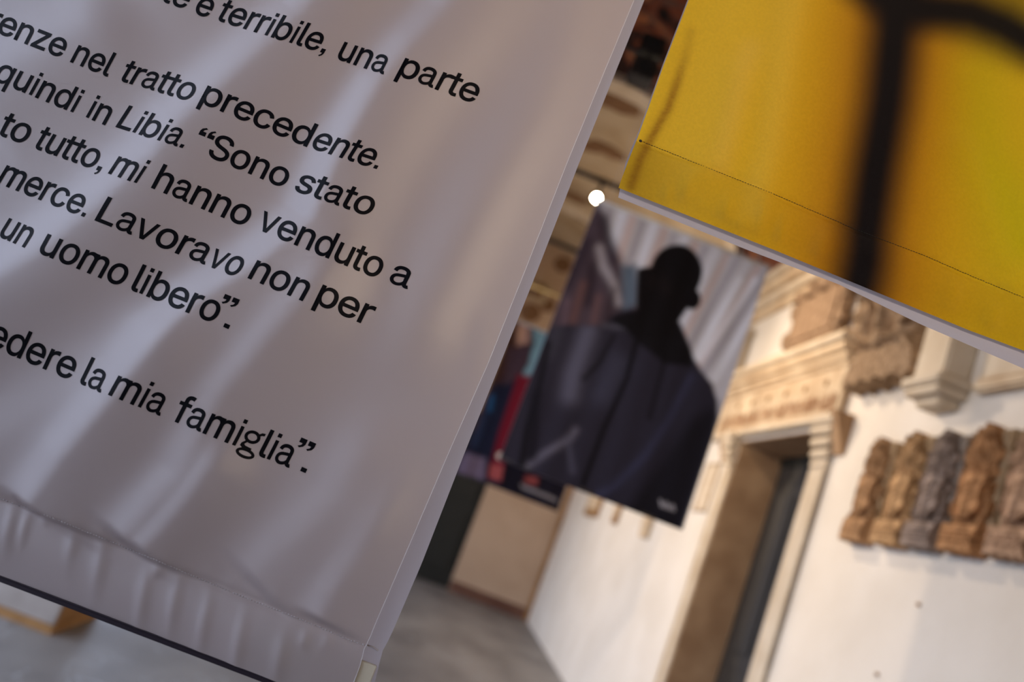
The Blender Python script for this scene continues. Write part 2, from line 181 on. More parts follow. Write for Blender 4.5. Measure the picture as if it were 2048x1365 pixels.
M['courtyard'] = mat('courtyard_paving', (0.35, 0.34, 0.33, 1), 0.8, (0.28, 0.27, 0.26, 1), 2)
M['scar'] = mat('dark_painted_crest', (0.13, 0.06, 0.035, 1), 0.8, (0.30, 0.18, 0.09, 1), 9, spec=0.15)
M['ink_rust'] = mat('rust_lettering', (0.36, 0.16, 0.07, 1), 0.8, (0.45, 0.25, 0.12, 1), 20)

def fresco_mat():
    m = bpy.data.materials.new('fresco'); m.use_nodes = True; nt = m.node_tree; p = nt.nodes['Principled BSDF']
    p.inputs['Roughness'].default_value = 0.85; p.inputs['Specular IOR Level'].default_value = 0.15
    tc = nt.nodes.new('ShaderNodeTexCoord')
    n = nt.nodes.new('ShaderNodeTexNoise'); n.inputs['Scale'].default_value = 2.6; n.inputs['Detail'].default_value = 5; n.inputs['Distortion'].default_value = 1.4
    nt.links.new(tc.outputs['Object'], n.inputs[0])
    r = nt.nodes.new('ShaderNodeValToRGB'); cr = r.color_ramp
    cr.elements[0].position = 0.34; cr.elements[0].color = (0.006, 0.004, 0.005, 1)
    cr.elements[1].position = 0.72; cr.elements[1].color = (0.42, 0.24, 0.13, 1)
    for pos, c in ((0.44, (0.05, 0.02, 0.015, 1)), (0.50, (0.22, 0.055, 0.02, 1)), (0.57, (0.07, 0.055, 0.05, 1)), (0.63, (0.33, 0.11, 0.04, 1))):
        e = cr.elements.new(pos); e.color = c
    nt.links.new(n.outputs[0], r.inputs[0]); nt.links.new(r.outputs[0], p.inputs['Base Color'])
    return m
M['fresco'] = fresco_mat()

def marble_floor(m):
    nt = m.node_tree; p = nt.nodes['Principled BSDF']; old = p.inputs['Base Color'].links[0].from_socket
    tc = nt.nodes.new('ShaderNodeTexCoord')
    n = nt.nodes.new('ShaderNodeTexNoise'); n.inputs['Scale'].default_value = 1.1; n.inputs['Detail'].default_value = 3; n.inputs['Distortion'].default_value = 1.2
    nt.links.new(tc.outputs['Object'], n.inputs[0])
    a = nt.nodes.new('ShaderNodeMath'); a.operation = 'SUBTRACT'; a.inputs[1].default_value = 0.5; nt.links.new(n.outputs[0], a.inputs[0])
    b = nt.nodes.new('ShaderNodeMath'); b.operation = 'ABSOLUTE'; nt.links.new(a.outputs[0], b.inputs[0])
    mr = nt.nodes.new('ShaderNodeMapRange'); mr.inputs[1].default_value = 0.0; mr.inputs[2].default_value = 0.008; mr.inputs[3].default_value = 1; mr.inputs[4].default_value = 0
    nt.links.new(b.outputs[0], mr.inputs[0])
    mx = nt.nodes.new('ShaderNodeMix'); mx.data_type = 'RGBA'; mx.inputs[7].default_value = (0.30, 0.30, 0.30, 1)
    nt.links.new(mr.outputs[0], mx.inputs[0]); nt.links.new(old, mx.inputs[6]); nt.links.new(mx.outputs[2], p.inputs['Base Color'])
marble_floor(M['floor'])

# ---------------------------------------------------------------- setting
WX = 2.15; YE = 14.14; YN = -6.9; XL = -1.8; XO = -2.6; ZS = 4.35; RV = (WX-XL)/2; XC = (WX+XL)/2
DY0, DY1, DZ = 5.02, 6.47, 2.79        # doorway in the right wall
floor = struct(MB().box((XO, YN, -0.1), (WX+0.6, YE+0.6, 0)).build('floor', M['floor']))
ground = struct(MB().box((-40, -30, -0.14), (XO, 40, -0.04)).build('trim_1', M['courtyard']))
w = MB()
w.box((WX, YN, 0), (WX+0.6, DY0, ZS)); w.box((WX, DY1, 0), (WX+0.6, YE+0.6, ZS)); w.box((WX, DY0, DZ), (WX+0.6, DY1, ZS))
wall_right = struct(w.build('wall_right', M['plaster']))
w = MB(); w.box((XO, YE, 0), (-0.9, YE+0.5, 7)); w.box((0.73, YE, 0), (WX, YE+0.5, 7)); w.box((-0.9, YE, 3.0), (0.73, YE+0.5, 7))
struct(MB().box((XO, YN-0.4, 0), (WX+0.6, YN, 7)).build('wall_sky_block', M['plaster']))  # unseen end wall, added to cut skylight from behind the camera
wall_end = struct(w.build('wall_back', M['panel']))
MB().box((-0.9, YE+0.22, 0), (-0.09, YE+0.3, 3.0)).build('door_leaf', M['door_black'], (d1 := struct(MB().box((-0.9, YE+0.3, 0), (0.73, YE+0.4, 3.0)).build('door_1', M['door_black']))))
MB().box((-0.08, YE+0.22, 0), (0.73, YE+0.3, 3.0)).build('door_leaf', M['door_black'], d1)
for x0 in (-0.8, 0.02):
    for z0, z1 in ((0.25, 1.3), (1.5, 2.8)):
        MB().box((x0, YE+0.19, z0), (x0+0.6, YE+0.23, z1), 0.01).build('door_panel', M['door_black'], d1)
struct(MB().box((0.73, YE-0.03, 0), (WX-0.0, YE, 0.19)).build('baseboard_back', M['dark_base']))
struct(MB().box((XO, YE-0.03, 0), (-0.9, YE, 0.19)).build('baseboard_left_end', M['dark_base'])).name = 'baseboard_left'
struct(MB().box((WX-0.07, YE-0.09, 0.0), (WX, YE-0.03, 4.3), 0.01).build('trim_2', M['ochre']))
# vault, in bays: painted near the camera, plain gold-brown beyond
def vault(name, y0, y1, m):
    n = 40; v = []; f = []
    for y in (y0, y1):
        for r in (RV, RV+0.25):
            for k in range(n+1):
                t = math.pi*k/n; v.append((XC+r*math.cos(t), y, ZS+r*math.sin(t)))
    q = n+1
    for k in range(n):
        f += [(k, k+1, 2*q+k+1, 2*q+k), (q+k+1, q+k, 3*q+k, 3*q+k+1), (k+1, k, q+k, q+k+1), (2*q+k, 2*q+k+1, 3*q+k+1, 3*q+k)]
    return struct(pydata(name, v, f, m, smooth=False))
vault('ceiling', YN, 8.1, M['fresco']); vault('ceiling_far', 8.1, YE, M['golden']).name = 'ceiling.001'
for k, y in enumerate((8.1, 12.0)):
    n = 40; b = MB(); v = []; f = []
    for yy in (y-0.14, y+0.14):
        for r in (RV-0.09, RV-0.001):
            for i in range(n+1):
                t = math.pi*i/n; v.append((XC+r*math.cos(t), yy, ZS+r*math.sin(t)))
    q = n+1
    for i in range(n): f += [(i, i+1, 2*q+i+1, 2*q+i), (i+1, i, q+i, q+i+1), (2*q+i, 2*q+i+1, 3*q+i+1, 3*q+i)]
    struct(pydata('trim_%d' % (3+k), v, f, M['stone_light']))
# arcade on the courtyard side
PIL = [-5.97, -2.17, 1.63, 5.43, 9.23, 13.03]; PH = 0.32; ZI = 2.45
aw = MB()
for a, b in zip(PIL, PIL[1:]):
    c = (a+b)/2; r = (b-a)/2-PH; n = 20
    for k in range(n):
        t0 = math.pi*k/n; t1 = math.pi*(k+1)/n
        y0 = c-r*math.cos(t0); y1 = c-r*math.cos(t1); z0 = ZI+r*math.sin(t0); z1 = ZI+r*math.sin(t1)
        aw.prism([(y0, z0), (y1, z1), (y1, ZS), (y0, ZS)], 0, XO, XL)
for p in PIL: aw.box((XO, p-PH, ZI), (XL, p+PH, ZS))
aw.box((XO, YN, ZI), (XL, PIL[0]-PH, ZS)); aw.box((XO, PIL[-1]+PH, ZI), (XL, YE, ZS))
struct(aw.build('wall_left', M['plaster']))
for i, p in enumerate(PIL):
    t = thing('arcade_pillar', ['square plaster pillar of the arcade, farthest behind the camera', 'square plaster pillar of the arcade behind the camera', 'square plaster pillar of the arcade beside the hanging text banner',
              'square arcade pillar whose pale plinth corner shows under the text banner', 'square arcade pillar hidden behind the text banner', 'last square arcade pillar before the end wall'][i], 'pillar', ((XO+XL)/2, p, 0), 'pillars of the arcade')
    hw = (XL-XO)/2
    m_side = M['stone_light']
    MB().box((-hw+0.04, -PH+0.04, 0.5), (hw-0.04, PH-0.04, ZI-0.12)).build('shaft', M['plaster'], t)
    MB().box((-hw, -PH, 0.05), (hw, PH, 0.5), 0.006).build('plinth', M['grey_stone'], t)
    MB().box((hw-0.004, -PH+0.02, 0.05), (hw+0.006, PH-0.02, 0.5), 0.002).build('side_shade_slab', M['ochre'], t)['label'] = 'shaded plinth side, coloured dark ochre'  # added slab: shade on this plinth side is put into its colour
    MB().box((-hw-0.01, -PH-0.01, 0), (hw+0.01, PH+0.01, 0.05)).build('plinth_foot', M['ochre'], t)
    MB().box((-hw, -PH, ZI-0.12), (hw, PH, ZI), 0.02).build('capital', M['stone_light'], t)
# tie rods
for i, (y, mm, lb) in enumerate(((0.55, 'iron', 'black iron tie rod overhead, nearest the camera'), (2.4, 'iron', 'black iron tie rod above the yellow banner'),
        (4.3, 'iron', 'black iron tie rod carrying two black spotlights near the painted vault'), (6.2, 'iron', 'black iron tie rod just above the shining lamp'),
        (8.08, 'iron', 'second dark tie rod, left of the poster of the hooded figure'), (10.0, 'brass_rod', 'ochre tie rod above the small red and blue poster'))):
    t = thing('tie_rod', lb, 'rod', (XC, y, 4.33), 'iron tie rods across the portico')
    MB().tube([(-RV+0.012, 0, 0), (RV-0.012, 0, 0)], 0.024 if i > 2 else 0.014, 10).build('bar', M[mm], t, True)
    for s in (-1, 1):
        MB().tube([(s*(RV-0.008), 0, 0), (s*(RV-0.03), 0, 0)], 0.06, 14).build('wall_plate', M['iron'], t, True)

def em(name, col, s):
    m = bpy.data.materials.new(name); m.use_nodes = True; p = m.node_tree.nodes['Principled BSDF']
    p.inputs['Emission Color'].default_value = (*col, 1); p.inputs['Emission Strength'].default_value = s; return m
M['bulb'] = em('glowing_bulb', (1.0, 0.85, 0.6), 260)
M['bulb_off'] = mat('unlit_glass', (0.02, 0.02, 0.02, 1), 0.1)
def spotlight(label, x, y, z, aim, lit, r=0.030, group='spotlights on the tie rods'):
    t = thing('spotlight', label, 'lamp', (x, y, z), group)
    MB().box((-0.012, -0.012, 0.03), (0.012, 0.012, 4.33-z)).box((-0.012, -0.012, 4.30-z), (0.012, 0.06, 4.33-z)).build('bracket', M['iron'], t)
    d = Vector(aim)-Vector((x, y, z)); d.normalize()
    MB().tube([-d*0.15, -d*0.02], [0.045, 0.055], 16).build('housing', M['iron'], t, True)
    MB().ball(d*0.0, r).build('bulb', M['bulb'] if lit else M['bulb_off'], t, True)
    return t
spotlight('small shining warm spotlight under the dark tie rod, above the hooded figure poster', 0.315, 6.14, 4.15, (0.3, 2.0, 1.9), True)
for q, (px, py) in enumerate(((1303, 98), (1286, 143))):
    c = hit(px, py, 1, 4.3)
    t = thing('spotlight', ['upper black box spotlight in the gap between the two banners', 'lower black box spotlight in the gap between the two banners'][q], 'lamp', tuple(c), 'black spotlights near the vault')
    MB().box((-0.075, -0.06, -0.062), (0.075, 0.10, 0.062), 0.012).build('housing', M['iron'], t)
    MB().tube([(0, -0.064, 0), (0, -0.061, 0)], 0.045, 16).build('lens', M['bulb_off'], t)
    MB().box((-0.01, -0.01, min(4.33-c[2], 0)), (0.01, 0.01, max(4.33-c[2], 0))).build('bracket', M['iron'], t)

for q, (x, y, z, sx, lb) in enumerate(((-1.66, 1.95, 3.3, -1, 'added fill lamp on the arcade pillar nearest the camera'), (-1.66, 5.43, 3.3, -1, 'added fill lamp on the arcade pillar behind the text banner'),
        (-1.60, 9.23, 3.3, -1, 'added fill lamp on the far arcade pillar'), (2.02, -2.0, 2.9, 1, 'added fill lamp on the right wall behind the camera'))):
    t = thing('fill_lamp', lb, 'lamp', (x, y, z), 'added fill lamps out of view')  # unseen lamp bodies added where the fill lights stand
    e = (XL if sx < 0 else WX)-x
    MB().box((min(e, e-sx*0.02), -0.06, -0.09), (max(e, e-sx*0.02), 0.06, 0.09), 0.004).build('wall_plate', M['iron'], t)
    MB().box((min(e, 0), -0.012, 0.16), (max(e, 0), 0.012, 0.18)).build('arm', M['iron'], t)
    MB().box((e-sx*0.012-0.006, -0.012, 0.05), (e-sx*0.012+0.006, 0.012, 0.18)).build('arm', M['iron'], t)
    MB().tube([(0, 0, 0.19), (0, 0, 0.15)], [0.05, 0.13], 18).build('shade', M['iron'], t, True)
# ---------------------------------------------------------------- doorway on the right wall
d2 = struct(MB().box((WX+0.40, DY0, 0), (WX+0.46, DY1, DZ)).build('door_2', M['wood_dark']))
L0 = WX+0.36
for a, b in ((DY0+0.02, (DY0+DY1)/2-0.005), ((DY0+DY1)/2+0.005, DY1-0.02)):
    MB().box((L0, a, 0.01), (L0+0.04, b, 2.70), 0.006).build('door_leaf', M['wood_dark'], d2)
    for z0, z1 in ((0.15, 1.0), (1.12, 2.58)):
        mb = MB().box((L0-0.015, a+0.10, z0), (L0, b-0.10, z1), 0.006).build('door_panel', M['wood_dark'], d2)
        MB().box((L0-0.03, a+0.2, z0+0.12), (L0-0.014, b-0.2, z1-0.12), 0.008).build('raised_field', M['wood_dark'], mb)
MB().box((L0-0.03, (DY0+DY1)/2-0.025, 0.01), (L0, (DY0+DY1)/2+0.025, 2.70), 0.006).build('door_strip', M['wood_dark'], d2)
MB().box((L0-0.01, DY0, 2.70), (L0+0.04, DY1, DZ), 0.004).build('door_head', M['door_black'], d2)
# stone surround
fr = thing('door_surround', 'carved pale stone surround of the dark door, with inscribed lintel', 'door frame', (WX, (DY0+DY1)/2, 0))
cy = (DY0+DY1)/2; cyd = (DY1-DY0)/2
for s in (1, -1):
    yi = s*cyd; yo = s*(cyd+(0.24 if s < 0 else 0.16))
    MB().box((-0.02, min(yi, yo), 0.0), (0, max(yi, yo), 2.52), 0.006).build('jamb', M['stone_light'], fr)
    MB().box((-0.035, min(yo-s*0.05, yo), 0.0), (-0.018, max(yo-s*0.06, yo), 2.52), 0.006).build('jamb_moulding', M['stone_light'], fr)
    struct(MB().box((WX, min(cy+yi, cy+yi-s*0.012), 0.0), (WX+0.36, max(cy+yi, cy+yi-s*0.012), DZ)).build('trim_%d' % (6+s), M['reveal']))
    cap = MB()
    for z, dp, ex in ((2.52, 0.03, 0.0), (2.58, 0.05, 0.01), (2.65, 0.07, 0.03), (2.72, 0.09, 0.05)):
        a, b = sorted((yi, yo+s*ex)); cap.box((-dp, a, z), (0, b, z+0.055), 0.01)
    cap.prism([(-0.0, 2.775), (-0.17, 2.775), (-0.20, 2.86), (0, 2.86)], 1, min(yi, yo+s*0.12), max(yi, yo+s*0.12)) if False else cap.box((-0.11, min(yi, yo+s*0.08), 2.775), (0, max(yi, yo+s*0.12), 2.85), 0.015)
    cap.build('capital', M['stone_light'], fr)
    MB().prism([(-0.12, 2.85), (0.0, 2.85), (0.0, 2.60), (-0.02, 2.60)], 1, min(yo+s*0.02, yo+s*0.13), max(yo+s*0.02, yo+s*0.13)).build('bracket', M['reveal'], fr)
struct(MB().box((WX, cy-cyd, DZ-0.012), (WX+0.36, cy+cyd, DZ)).build('trim_8', M['reveal']))
MB().box((-0.05, -cyd-0.22, 2.85), (0, cyd+0.7, 3.20), 0.01).build('lintel', M['stone'], fr)
MB().box((-0.065, -cyd-0.24, 2.815), (0, cyd+0.72, 2.86), 0.01).build('lintel_fillet', M['stone_light'], fr)
# worn rust lettering on the lintel: illegible strokes in the stone
ins = MB(); y = -cyd-0.15
while y < cyd+0.55:
    hgt = random.uniform(0.09, 0.13); 
    ins.box((-0.053, y, 2.90), (-0.049, y+0.012, 2.90+hgt))
    if random.random() < 0.6: ins.box((-0.053, y, 2.90+random.choice((0, .05, hgt-.012))), (-0.049, y+0.035, 2.90+random.choice((0, .05, hgt-.012))+0.014))
    y += random.uniform(0.028, 0.055)
ins.build('worn_lettering', M['ink_rust'], fr)['kind'] = 'stuff'
dots = MB()
for k in range(6): dots.ball((-0.052, -cyd+0.05+k*0.32, 3.10), (0.012, 0.02, 0.028), 8, 6)
dots.build('studs', M['ochre'], fr, True)
# cornice ledge over the lintel
lg = thing('cornice_ledge', 'long moulded stone ledge running above the inscribed lintel', 'ledge', (WX, 4.84, 0))
for i, (z0, z1, dp) in enumerate(((3.20, 3.24, 0.06), (3.24, 3.29, 0.08), (3.29, 3.35, 0.11), (3.35, 3.40, 0.14), (3.40, 3.43, 0.12))):
    MB().box((-dp, 0, z0), (0, 4.6, z1), 0.008).build('moulding', M['stone'] if i != 3 else M['stone_light'], lg)
uc = thing('upper_cornice', 'moulded stone cornice at the foot of the painted vault', 'cornice', (WX, 3.0, 0))
for i, (z0, z1, dp) in enumerate(((3.98, 4.06, 0.05), (4.06, 4.14, 0.09), (4.14, 4.22, 0.14), (4.22, 4.30, 0.18))):
    MB().box((-dp, 0, z0), (0, 11.1, z1), 0.008).build('moulding', M['stone_light'] if i % 2 else M['stone'], uc)

# ---------------------------------------------------------------- carved stones: relief = height field clipped to an outline
def relief(name, m, parent, y0, y1, z0, z1, fn, step=0.012, back=0.0):
    """u runs towards the camera (-y), v up, both 0..1; fn returns depth off the wall or None"""
    wy = y1-y0; wz = z1-z0; nu = max(6, int(wy/step)); nv = max(6, int(wz/step))
    bm = bmesh.new(); V = {}
    for i in range(nu+1):
        for j in range(nv+1):
            d = fn(i/nu, j/nv)
            if d is not None: V[i, j] = bm.verts.new((-d, y1-wy*i/nu, z0+wz*j/nv))
    for i in range(nu):
        for j in range(nv):
            k = [(i, j), (i+1, j), (i+1, j+1), (i, j+1)]
            if all(q in V for q in k): bm.faces.new([V[q] for q in k])
    for v in [v for v in bm.verts if not v.link_faces]: bm.verts.remove(v)
    be = [e for e in bm.edges if len(e.link_faces) == 1]
    g = bmesh.ops.extrude_edge_only(bm, edges=be)['geom']
    for v in g:
        if isinstance(v, bmesh.types.BMVert): v.co.x = back
    bmesh.ops.recalc_face_normals(bm, faces=bm.faces)
    me = bpy.data.meshes.new(name); bm.to_mesh(me); bm.free()
    me.polygons.foreach_set('use_smooth', [False]*len(me.polygons))
    return link(name, me, m, parent)

def coat_of_arms(label, ynear, yfar, z0, z1, m3, mlt, seed, group='row of carved coats of arms', dep=0.09):
    rs = random.Random(seed); wy = yfar-ynear; m, msh, mtb = m3
    t = thing('coat_of_arms', label, 'coat of arms', (WX, (ynear+yfar)/2, z0), group)
    h = z1-z0; hb = 0.13; ph = [rs.uniform(0, 6.28) for _ in range(6)]
    relief('backplate', mlt, t, -wy/2*1.04, wy/2*1.04, hb*0.8, h*0.96, lambda u, v: 0.03+0.006*math.sin(40*u+ph[0])*math.sin(33*v), 0.03)
    def crest(u, v):
        x = (u-0.5)*2; y = v
        prof = 0.62+0.30*math.sin(3.1*y+0.3)+0.10*math.sin(19*y+ph[1])
        if y > 0.72: prof = 0.62*math.sqrt(max(0, 1-((y-0.72)/0.30)**2))+0.05*math.sin(30*y)
        if abs(x) > prof: return None
        d = 0.5+0.35*math.cos(x*1.5)
        d += 0.30*math.sin(9*x*(1+y)+ph[2]+4*y)*math.cos(13*y+ph[3]) + 0.18*math.sin(21*x+ph[4])*math.sin(17*y+ph[5])
        d += 0.5*math.exp(-((x*1.8)**2+((y-0.55)/0.25)**2))
        return 0.03+dep*max(0, d)*0.42
    relief('crest_and_mantling', m, t, -wy*0.47, wy*0.47, h*0.52, h*1.0, crest, 0.010)
    def shield(u, v):
        x = (u-0.5)*2; y = (v-0.5)*2
        wdt = (0.92 if y > -0.1 else 0.92*math.sqrt(max(0, 1-((y+0.1)/0.9)**2)))*(1-0.10*math.cos(y*5))
        if abs(x) > wdt or y > 0.93+0.05*math.cos(x*6): return None
        e = min(wdt-abs(x), 0.95-y)
        d = 0.050+0.026*(1-x*x*0.8)*(1-0.4*y*y) + (0.014 if e < 0.16 else 0.0)
        if abs(x-0.3*y) < 0.12: d += 0.010
        return d
    relief('shield', msh, t, -wy*0.36, wy*0.36, hb*1.15, h*0.66, shield, 0.010)
    def scroll(u, v):
        x = (u-0.5)*2; y = v
        if abs(x) > 0.98-0.12*math.sin(y*9+ph[0]): return None
        return 0.03+0.03*abs(math.sin(11*x+5*y+ph[2]))*(0.4+0.6*abs(x))
    relief('scrollwork', m, t, -wy*0.48, wy*0.48, hb*0.9, h*0.55, scroll, 0.012)
    def base(u, v):
        x = (u-0.5)*2
        if v < 0.10*abs(math.sin(7*x+ph[1])) or abs(x) > 0.93+0.06*math.cos(v*6): return None
        d = 0.075+0.012*math.sin(v*math.pi)
        return d-(0.008 if 0.2 < v < 0.8 and math.sin(v*38) > 0.5 and abs(x) < 0.75 and math.sin(70*x+9*v) > -0.3 else 0)
    relief('inscription_tablet', mtb, t, -wy*0.48, wy*0.48, 0, hb, base, 0.008)
    return t
def stone_tone(n, c, k=0.6):
    return mat(n, (*c, 1), 0.85, (c[0]*k*0.8, c[1]*k*0.75, c[2]*k*0.7, 1), 22, 0.8, 60, spec=0.15)
def three(n, c):
    return tuple(stone_tone(n+q, tuple(v*k for v in c)) for q, k in (('', 1.12), ('_shield', 1.50), ('_tablet', 1.45)))
tones = [three('brown_carved_stone', (0.38, 0.225, 0.115)), three('tan_carved_stone', (0.45, 0.28, 0.14)), three('grey_carved_stone', (0.26, 0.20, 0.165)),
         three('umber_carved_stone', (0.40, 0.21, 0.095)), three('rosy_carved_stone', (0.39, 0.25, 0.16)), three('rosy_carved_stone_b', (0.37, 0.24, 0.15))]
back_t = stone_tone('sand_backing_stone', (0.374, 0.266, 0.158), 0.8)
back_t_grey = stone_tone('grey_backing_stone', (0.259, 0.216, 0.18), 0.8)
for i, (yn, yf) in enumerate(((4.05, 4.29), (3.72, 3.98), (3.46, 3.71), (3.17, 3.43), (2.87, 3.13), (2.60, 2.86))):
    coat_of_arms(['brown carved coat of arms nearest the doorway, leftmost of the row', 'tan carved coat of arms, second from the doorway', 'dark grey carved coat of arms, the only grey one in the row',
                  'umber carved coat of arms with oval shield, just right of the grey one', 'rosy brown carved coat of arms with broad tablet, second right of the grey one', 'carved coat of arms cut by the right edge of the picture'][i],
                 yn, yf, 2.075+0.004*i, 2.665+0.01*(i % 2), tones[i], back_t_grey if i == 2 else back_t, 11+i)

# big cartouche above, between ledge and pedestal
ct = thing('stone_cartouche', 'large carved scrolled stone cartouche hanging right of the ledge', 'carving', (WX, 4.31, 2.90))
mc = stone_tone('cartouche_stone', (0.46, 0.32, 0.20), 0.65)
CS = 0.72
def cart(u, v):
    x = (u-0.5)*2; y = v
    prof = 0.80+0.16*math.sin(12*y+0.5)*(1 if y > 0.3 else 0.4)
    if y < 0.06+0.05*abs(math.sin(9*x)) or abs(x) > prof or y > 0.97-0.08*x*x: return None
    d = 0.16+0.06*math.cos(x*1.4)
    if y < 0.34: return (d-0.02+0.006*math.sin(60*x)*math.sin(80*y))*CS
    d += 0.035*math.sin(16*math.hypot(x-0.5, (y-0.55)*2.2))+0.035*math.sin(16*math.hypot(x+0.45, (y-0.55)*2.2))
    d += 0.02*math.sin(26*x)*(y > 0.7)
    return max(d, 0.06)*CS
relief('carved_slab', mc, ct, -0.42, 0.46, 0, 0.86, cart, 0.012)
def spiral(mb, cy_, cz, r0, turns, rad, x, sgn=1):
    pts = []; n = int(turns*16)
    for k in range(n+1):
        t = 2*math.pi*turns*k/n; r = r0*(1-0.8*k/n); pts.append((x, cy_+sgn*r*math.cos(t), cz+r*math.sin(t)))
    mb.tube(pts, rad, 8)
for cy_, cz, r0, s in ((0.25, 0.50, 0.10, 1), (-0.22, 0.47, 0.10, -1), (0.28, 0.74, 0.08, 1), (-0.24, 0.74, 0.08, -1)):
    b = MB(); spiral(b, cy_, cz, r0, 1.8, 0.022, -0.170, s); b.build('scroll', mc, ct, True)
MB().ball((-0.13, 0.0, 0.62), (0.06, 0.13, 0.19), 18, 12).build('oval_boss', mc, ct, True)
MB().ball((-0.15, 0.0, 0.33), (0.05, 0.07, 0.06), 14, 8).build('mask', mc, ct, True)

# pedestal bracket and panel right of it
pd = thing('pedestal_bracket', 'block shaped stone pedestal bracket beside the carved cartouche', 'bracket', (WX, 3.74, 2.78))
MB().box((-0.14, -0.13, 0.14), (0, 0.13, 0.62), 0.012).build('block', M['stone_light'], pd)
for z0, z1, e in ((0.09, 0.14, 0.035), (0.045, 0.09, 0.015), (0.0, 0.045, -0.03)):
    MB().box((-0.14-e, -0.13-e, z0), (0, 0.13+e, z1), 0.01).build('corbel_step', M['stone_light'], pd)
MB().box((-0.165, -0.155, 0.56), (0, 0.155, 0.62), 0.01).build('top_moulding', M['stone_light'], pd)
fp = thing('carved_frieze', 'flat pale stone frieze slab with faint grey drawing, right of the pedestal bracket', 'panel', (WX, 2.35, 2.84))
MB().box((-0.035, -1.0, 0.06), (0, 1.14, 1.15)).build('slab', M['stone_light'], fp)
MB().box((-0.065, -1.0, 0.0), (0, 1.14, 0.05), 0.012).build('lower_moulding', M['stone'], fp)
MB().box((-0.05, -1.0, 0.055), (0, 1.14, 0.075), 0.004).build('lower_moulding', M['stone'], fp)
drw = MB(); rr = random.Random(3)
for k in range(16):
    y = 0.05+rr.random()*0.75; z = 0.25+rr.random()*0.3
    drw.tube([(-0.036, y+0.03*i, z+0.05*math.sin(i*1.3+k)) for i in range(4)], 0.006, 6)
drw.build('faint_drawing', mat('grey_drawing', (0.30, 0.29, 0.30, 1), 0.8), fp)['kind'] = 'stuff'

# square plaque on the ledge with a scrolled top
pq = thing('carved_plaque', 'square brown stone plaque with scrolled sides standing on the ledge', 'plaque', (WX, 5.55, 3.43))
mp_ = stone_tone('plaque_stone', (0.40, 0.27, 0.17), 0.75)
MB().box((-0.08, -0.42, 0.03), (0, 0.42, 0.46), 0.012).build('slab', mp_, pq)
for s in (-1, 1):
    b = MB(); spiral(b, s*0.40, 0.36, 0.07, 1.6, 0.03, -0.07, s); b.build('scroll', mp_, pq, True)
    b = MB(); spiral(b, s*0.42, 0.12, 0.06, 1.6, 0.03, -0.07, s); b.build('scroll', mp_, pq, True)
relief('crest', mp_, pq, -0.45, 0.45, 0.44, 0.58, lambda u, v: None if v > 0.35+0.55*math.sin(u*math.pi)+0.1*math.sin(u*22) else 0.10+0.03*math.sin(25*u), 0.014)
MB().box((-0.095, -0.33, 0.09), (-0.075, 0.33, 0.40), 0.004).build('inscribed_field', mp_, pq)
pq2 = thing('carved_plaque', 'pale square plaque on the ledge, half hidden by the hooded figure poster', 'plaque', (WX, 7.35, 3.43))
MB().box((-0.10, -0.30, 0.03), (0, 0.30, 0.42), 0.012).build('slab', M['stone_light'], pq2)
relief('crest', M['stone_light'], pq2, -0.34, 0.34, 0.40, 0.55, lambda u, v: None if v > 0.3+0.6*math.sin(u*math.pi) else 0.08+0.03*math.sin(25*u), 0.014)

# things on the wall left of the door
fm = thing('framed_parchment', 'faint pale framed notice between the poster and the doorway', 'notice', (WX, 6.97, 2.18))
MB().box((-0.012, -0.16, 0), (0, 0.16, 0.42)).build('sheet', mat('parchment', (0.72, 0.62, 0.48, 1), 0.8, (0.6, 0.48, 0.34, 1), 14), fm)
for a, b in (((-0.17, -0.01), (0.17, 0.01)), ((-0.17, 0.41), (0.17, 0.43)), ((-0.17, -0.01), (-0.15, 0.43)), ((0.15, -0.01), (0.17, 0.43))):
    MB().box((-0.018, a[0], a[1]), (0, b[0], b[1]), 0.002).build('frame_bar', mat('thin_frame', (0.45, 0.33, 0.2, 1), 0.6), fm)
bk = thing('wall_bracket', 'narrow brown stone bracket under the ledge beside the hooded figure poster', 'bracket', (WX, 7.5, 2.85))
MB().prism([(0, 0), (-0.05, 0), (-0.20, 0.30), (-0.22, 0.35), (0, 0.35)], 1, -0.16, 0.2).build('corbel', M['ochre'], bk) if False else MB().box((-0.12, -0.16, 0.0), (0, 0.22, 0.34), 0.02).build('corbel', M['reveal'], bk)
MB().box((-0.14, -0.18, 0.27), (0, 0.24, 0.34), 0.01).build('top_slab', M['reveal'], bk)
for i, (y, z0, wd_, lb) in enumerate(((8.45, 1.83, 0.16, 'small ochre hanging tablet right of the red and blue poster, nearest one'), (10.03, 1.90, 0.12, 'small ochre hanging tablet seen under the hooded figure poster, middle one'),
        (11.7, 1.93, 0.5, 'broad ochre tablet under the hooded figure poster, nearest the room corner'))):
    t = thing('wall_tablet', lb, 'plaque', (WX, y, z0))
    MB().box((-0.04, -wd_, 0.0), (0, wd_, 0.7), 0.01).build('slab', M['ochre'] if i else M['stone'], t)
    MB().box((-0.055, -wd_*0.8, 0.1), (-0.038, wd_*0.8, 0.62), 0.004).build('inscribed_field', M['stone'], t)
for y, z in ((3.55, 1.86), (3.72, 1.51)):
    tag(MB().tube([(WX-0.012, y, z), (WX+0.01, y, z)], 0.009, 8).build('wall_nail', M['ochre']), 'small rusty nail in the cream wall, the %s of two' % ('upper' if z > 1.6 else 'lower'), 'nail', 'nails in the cream wall')

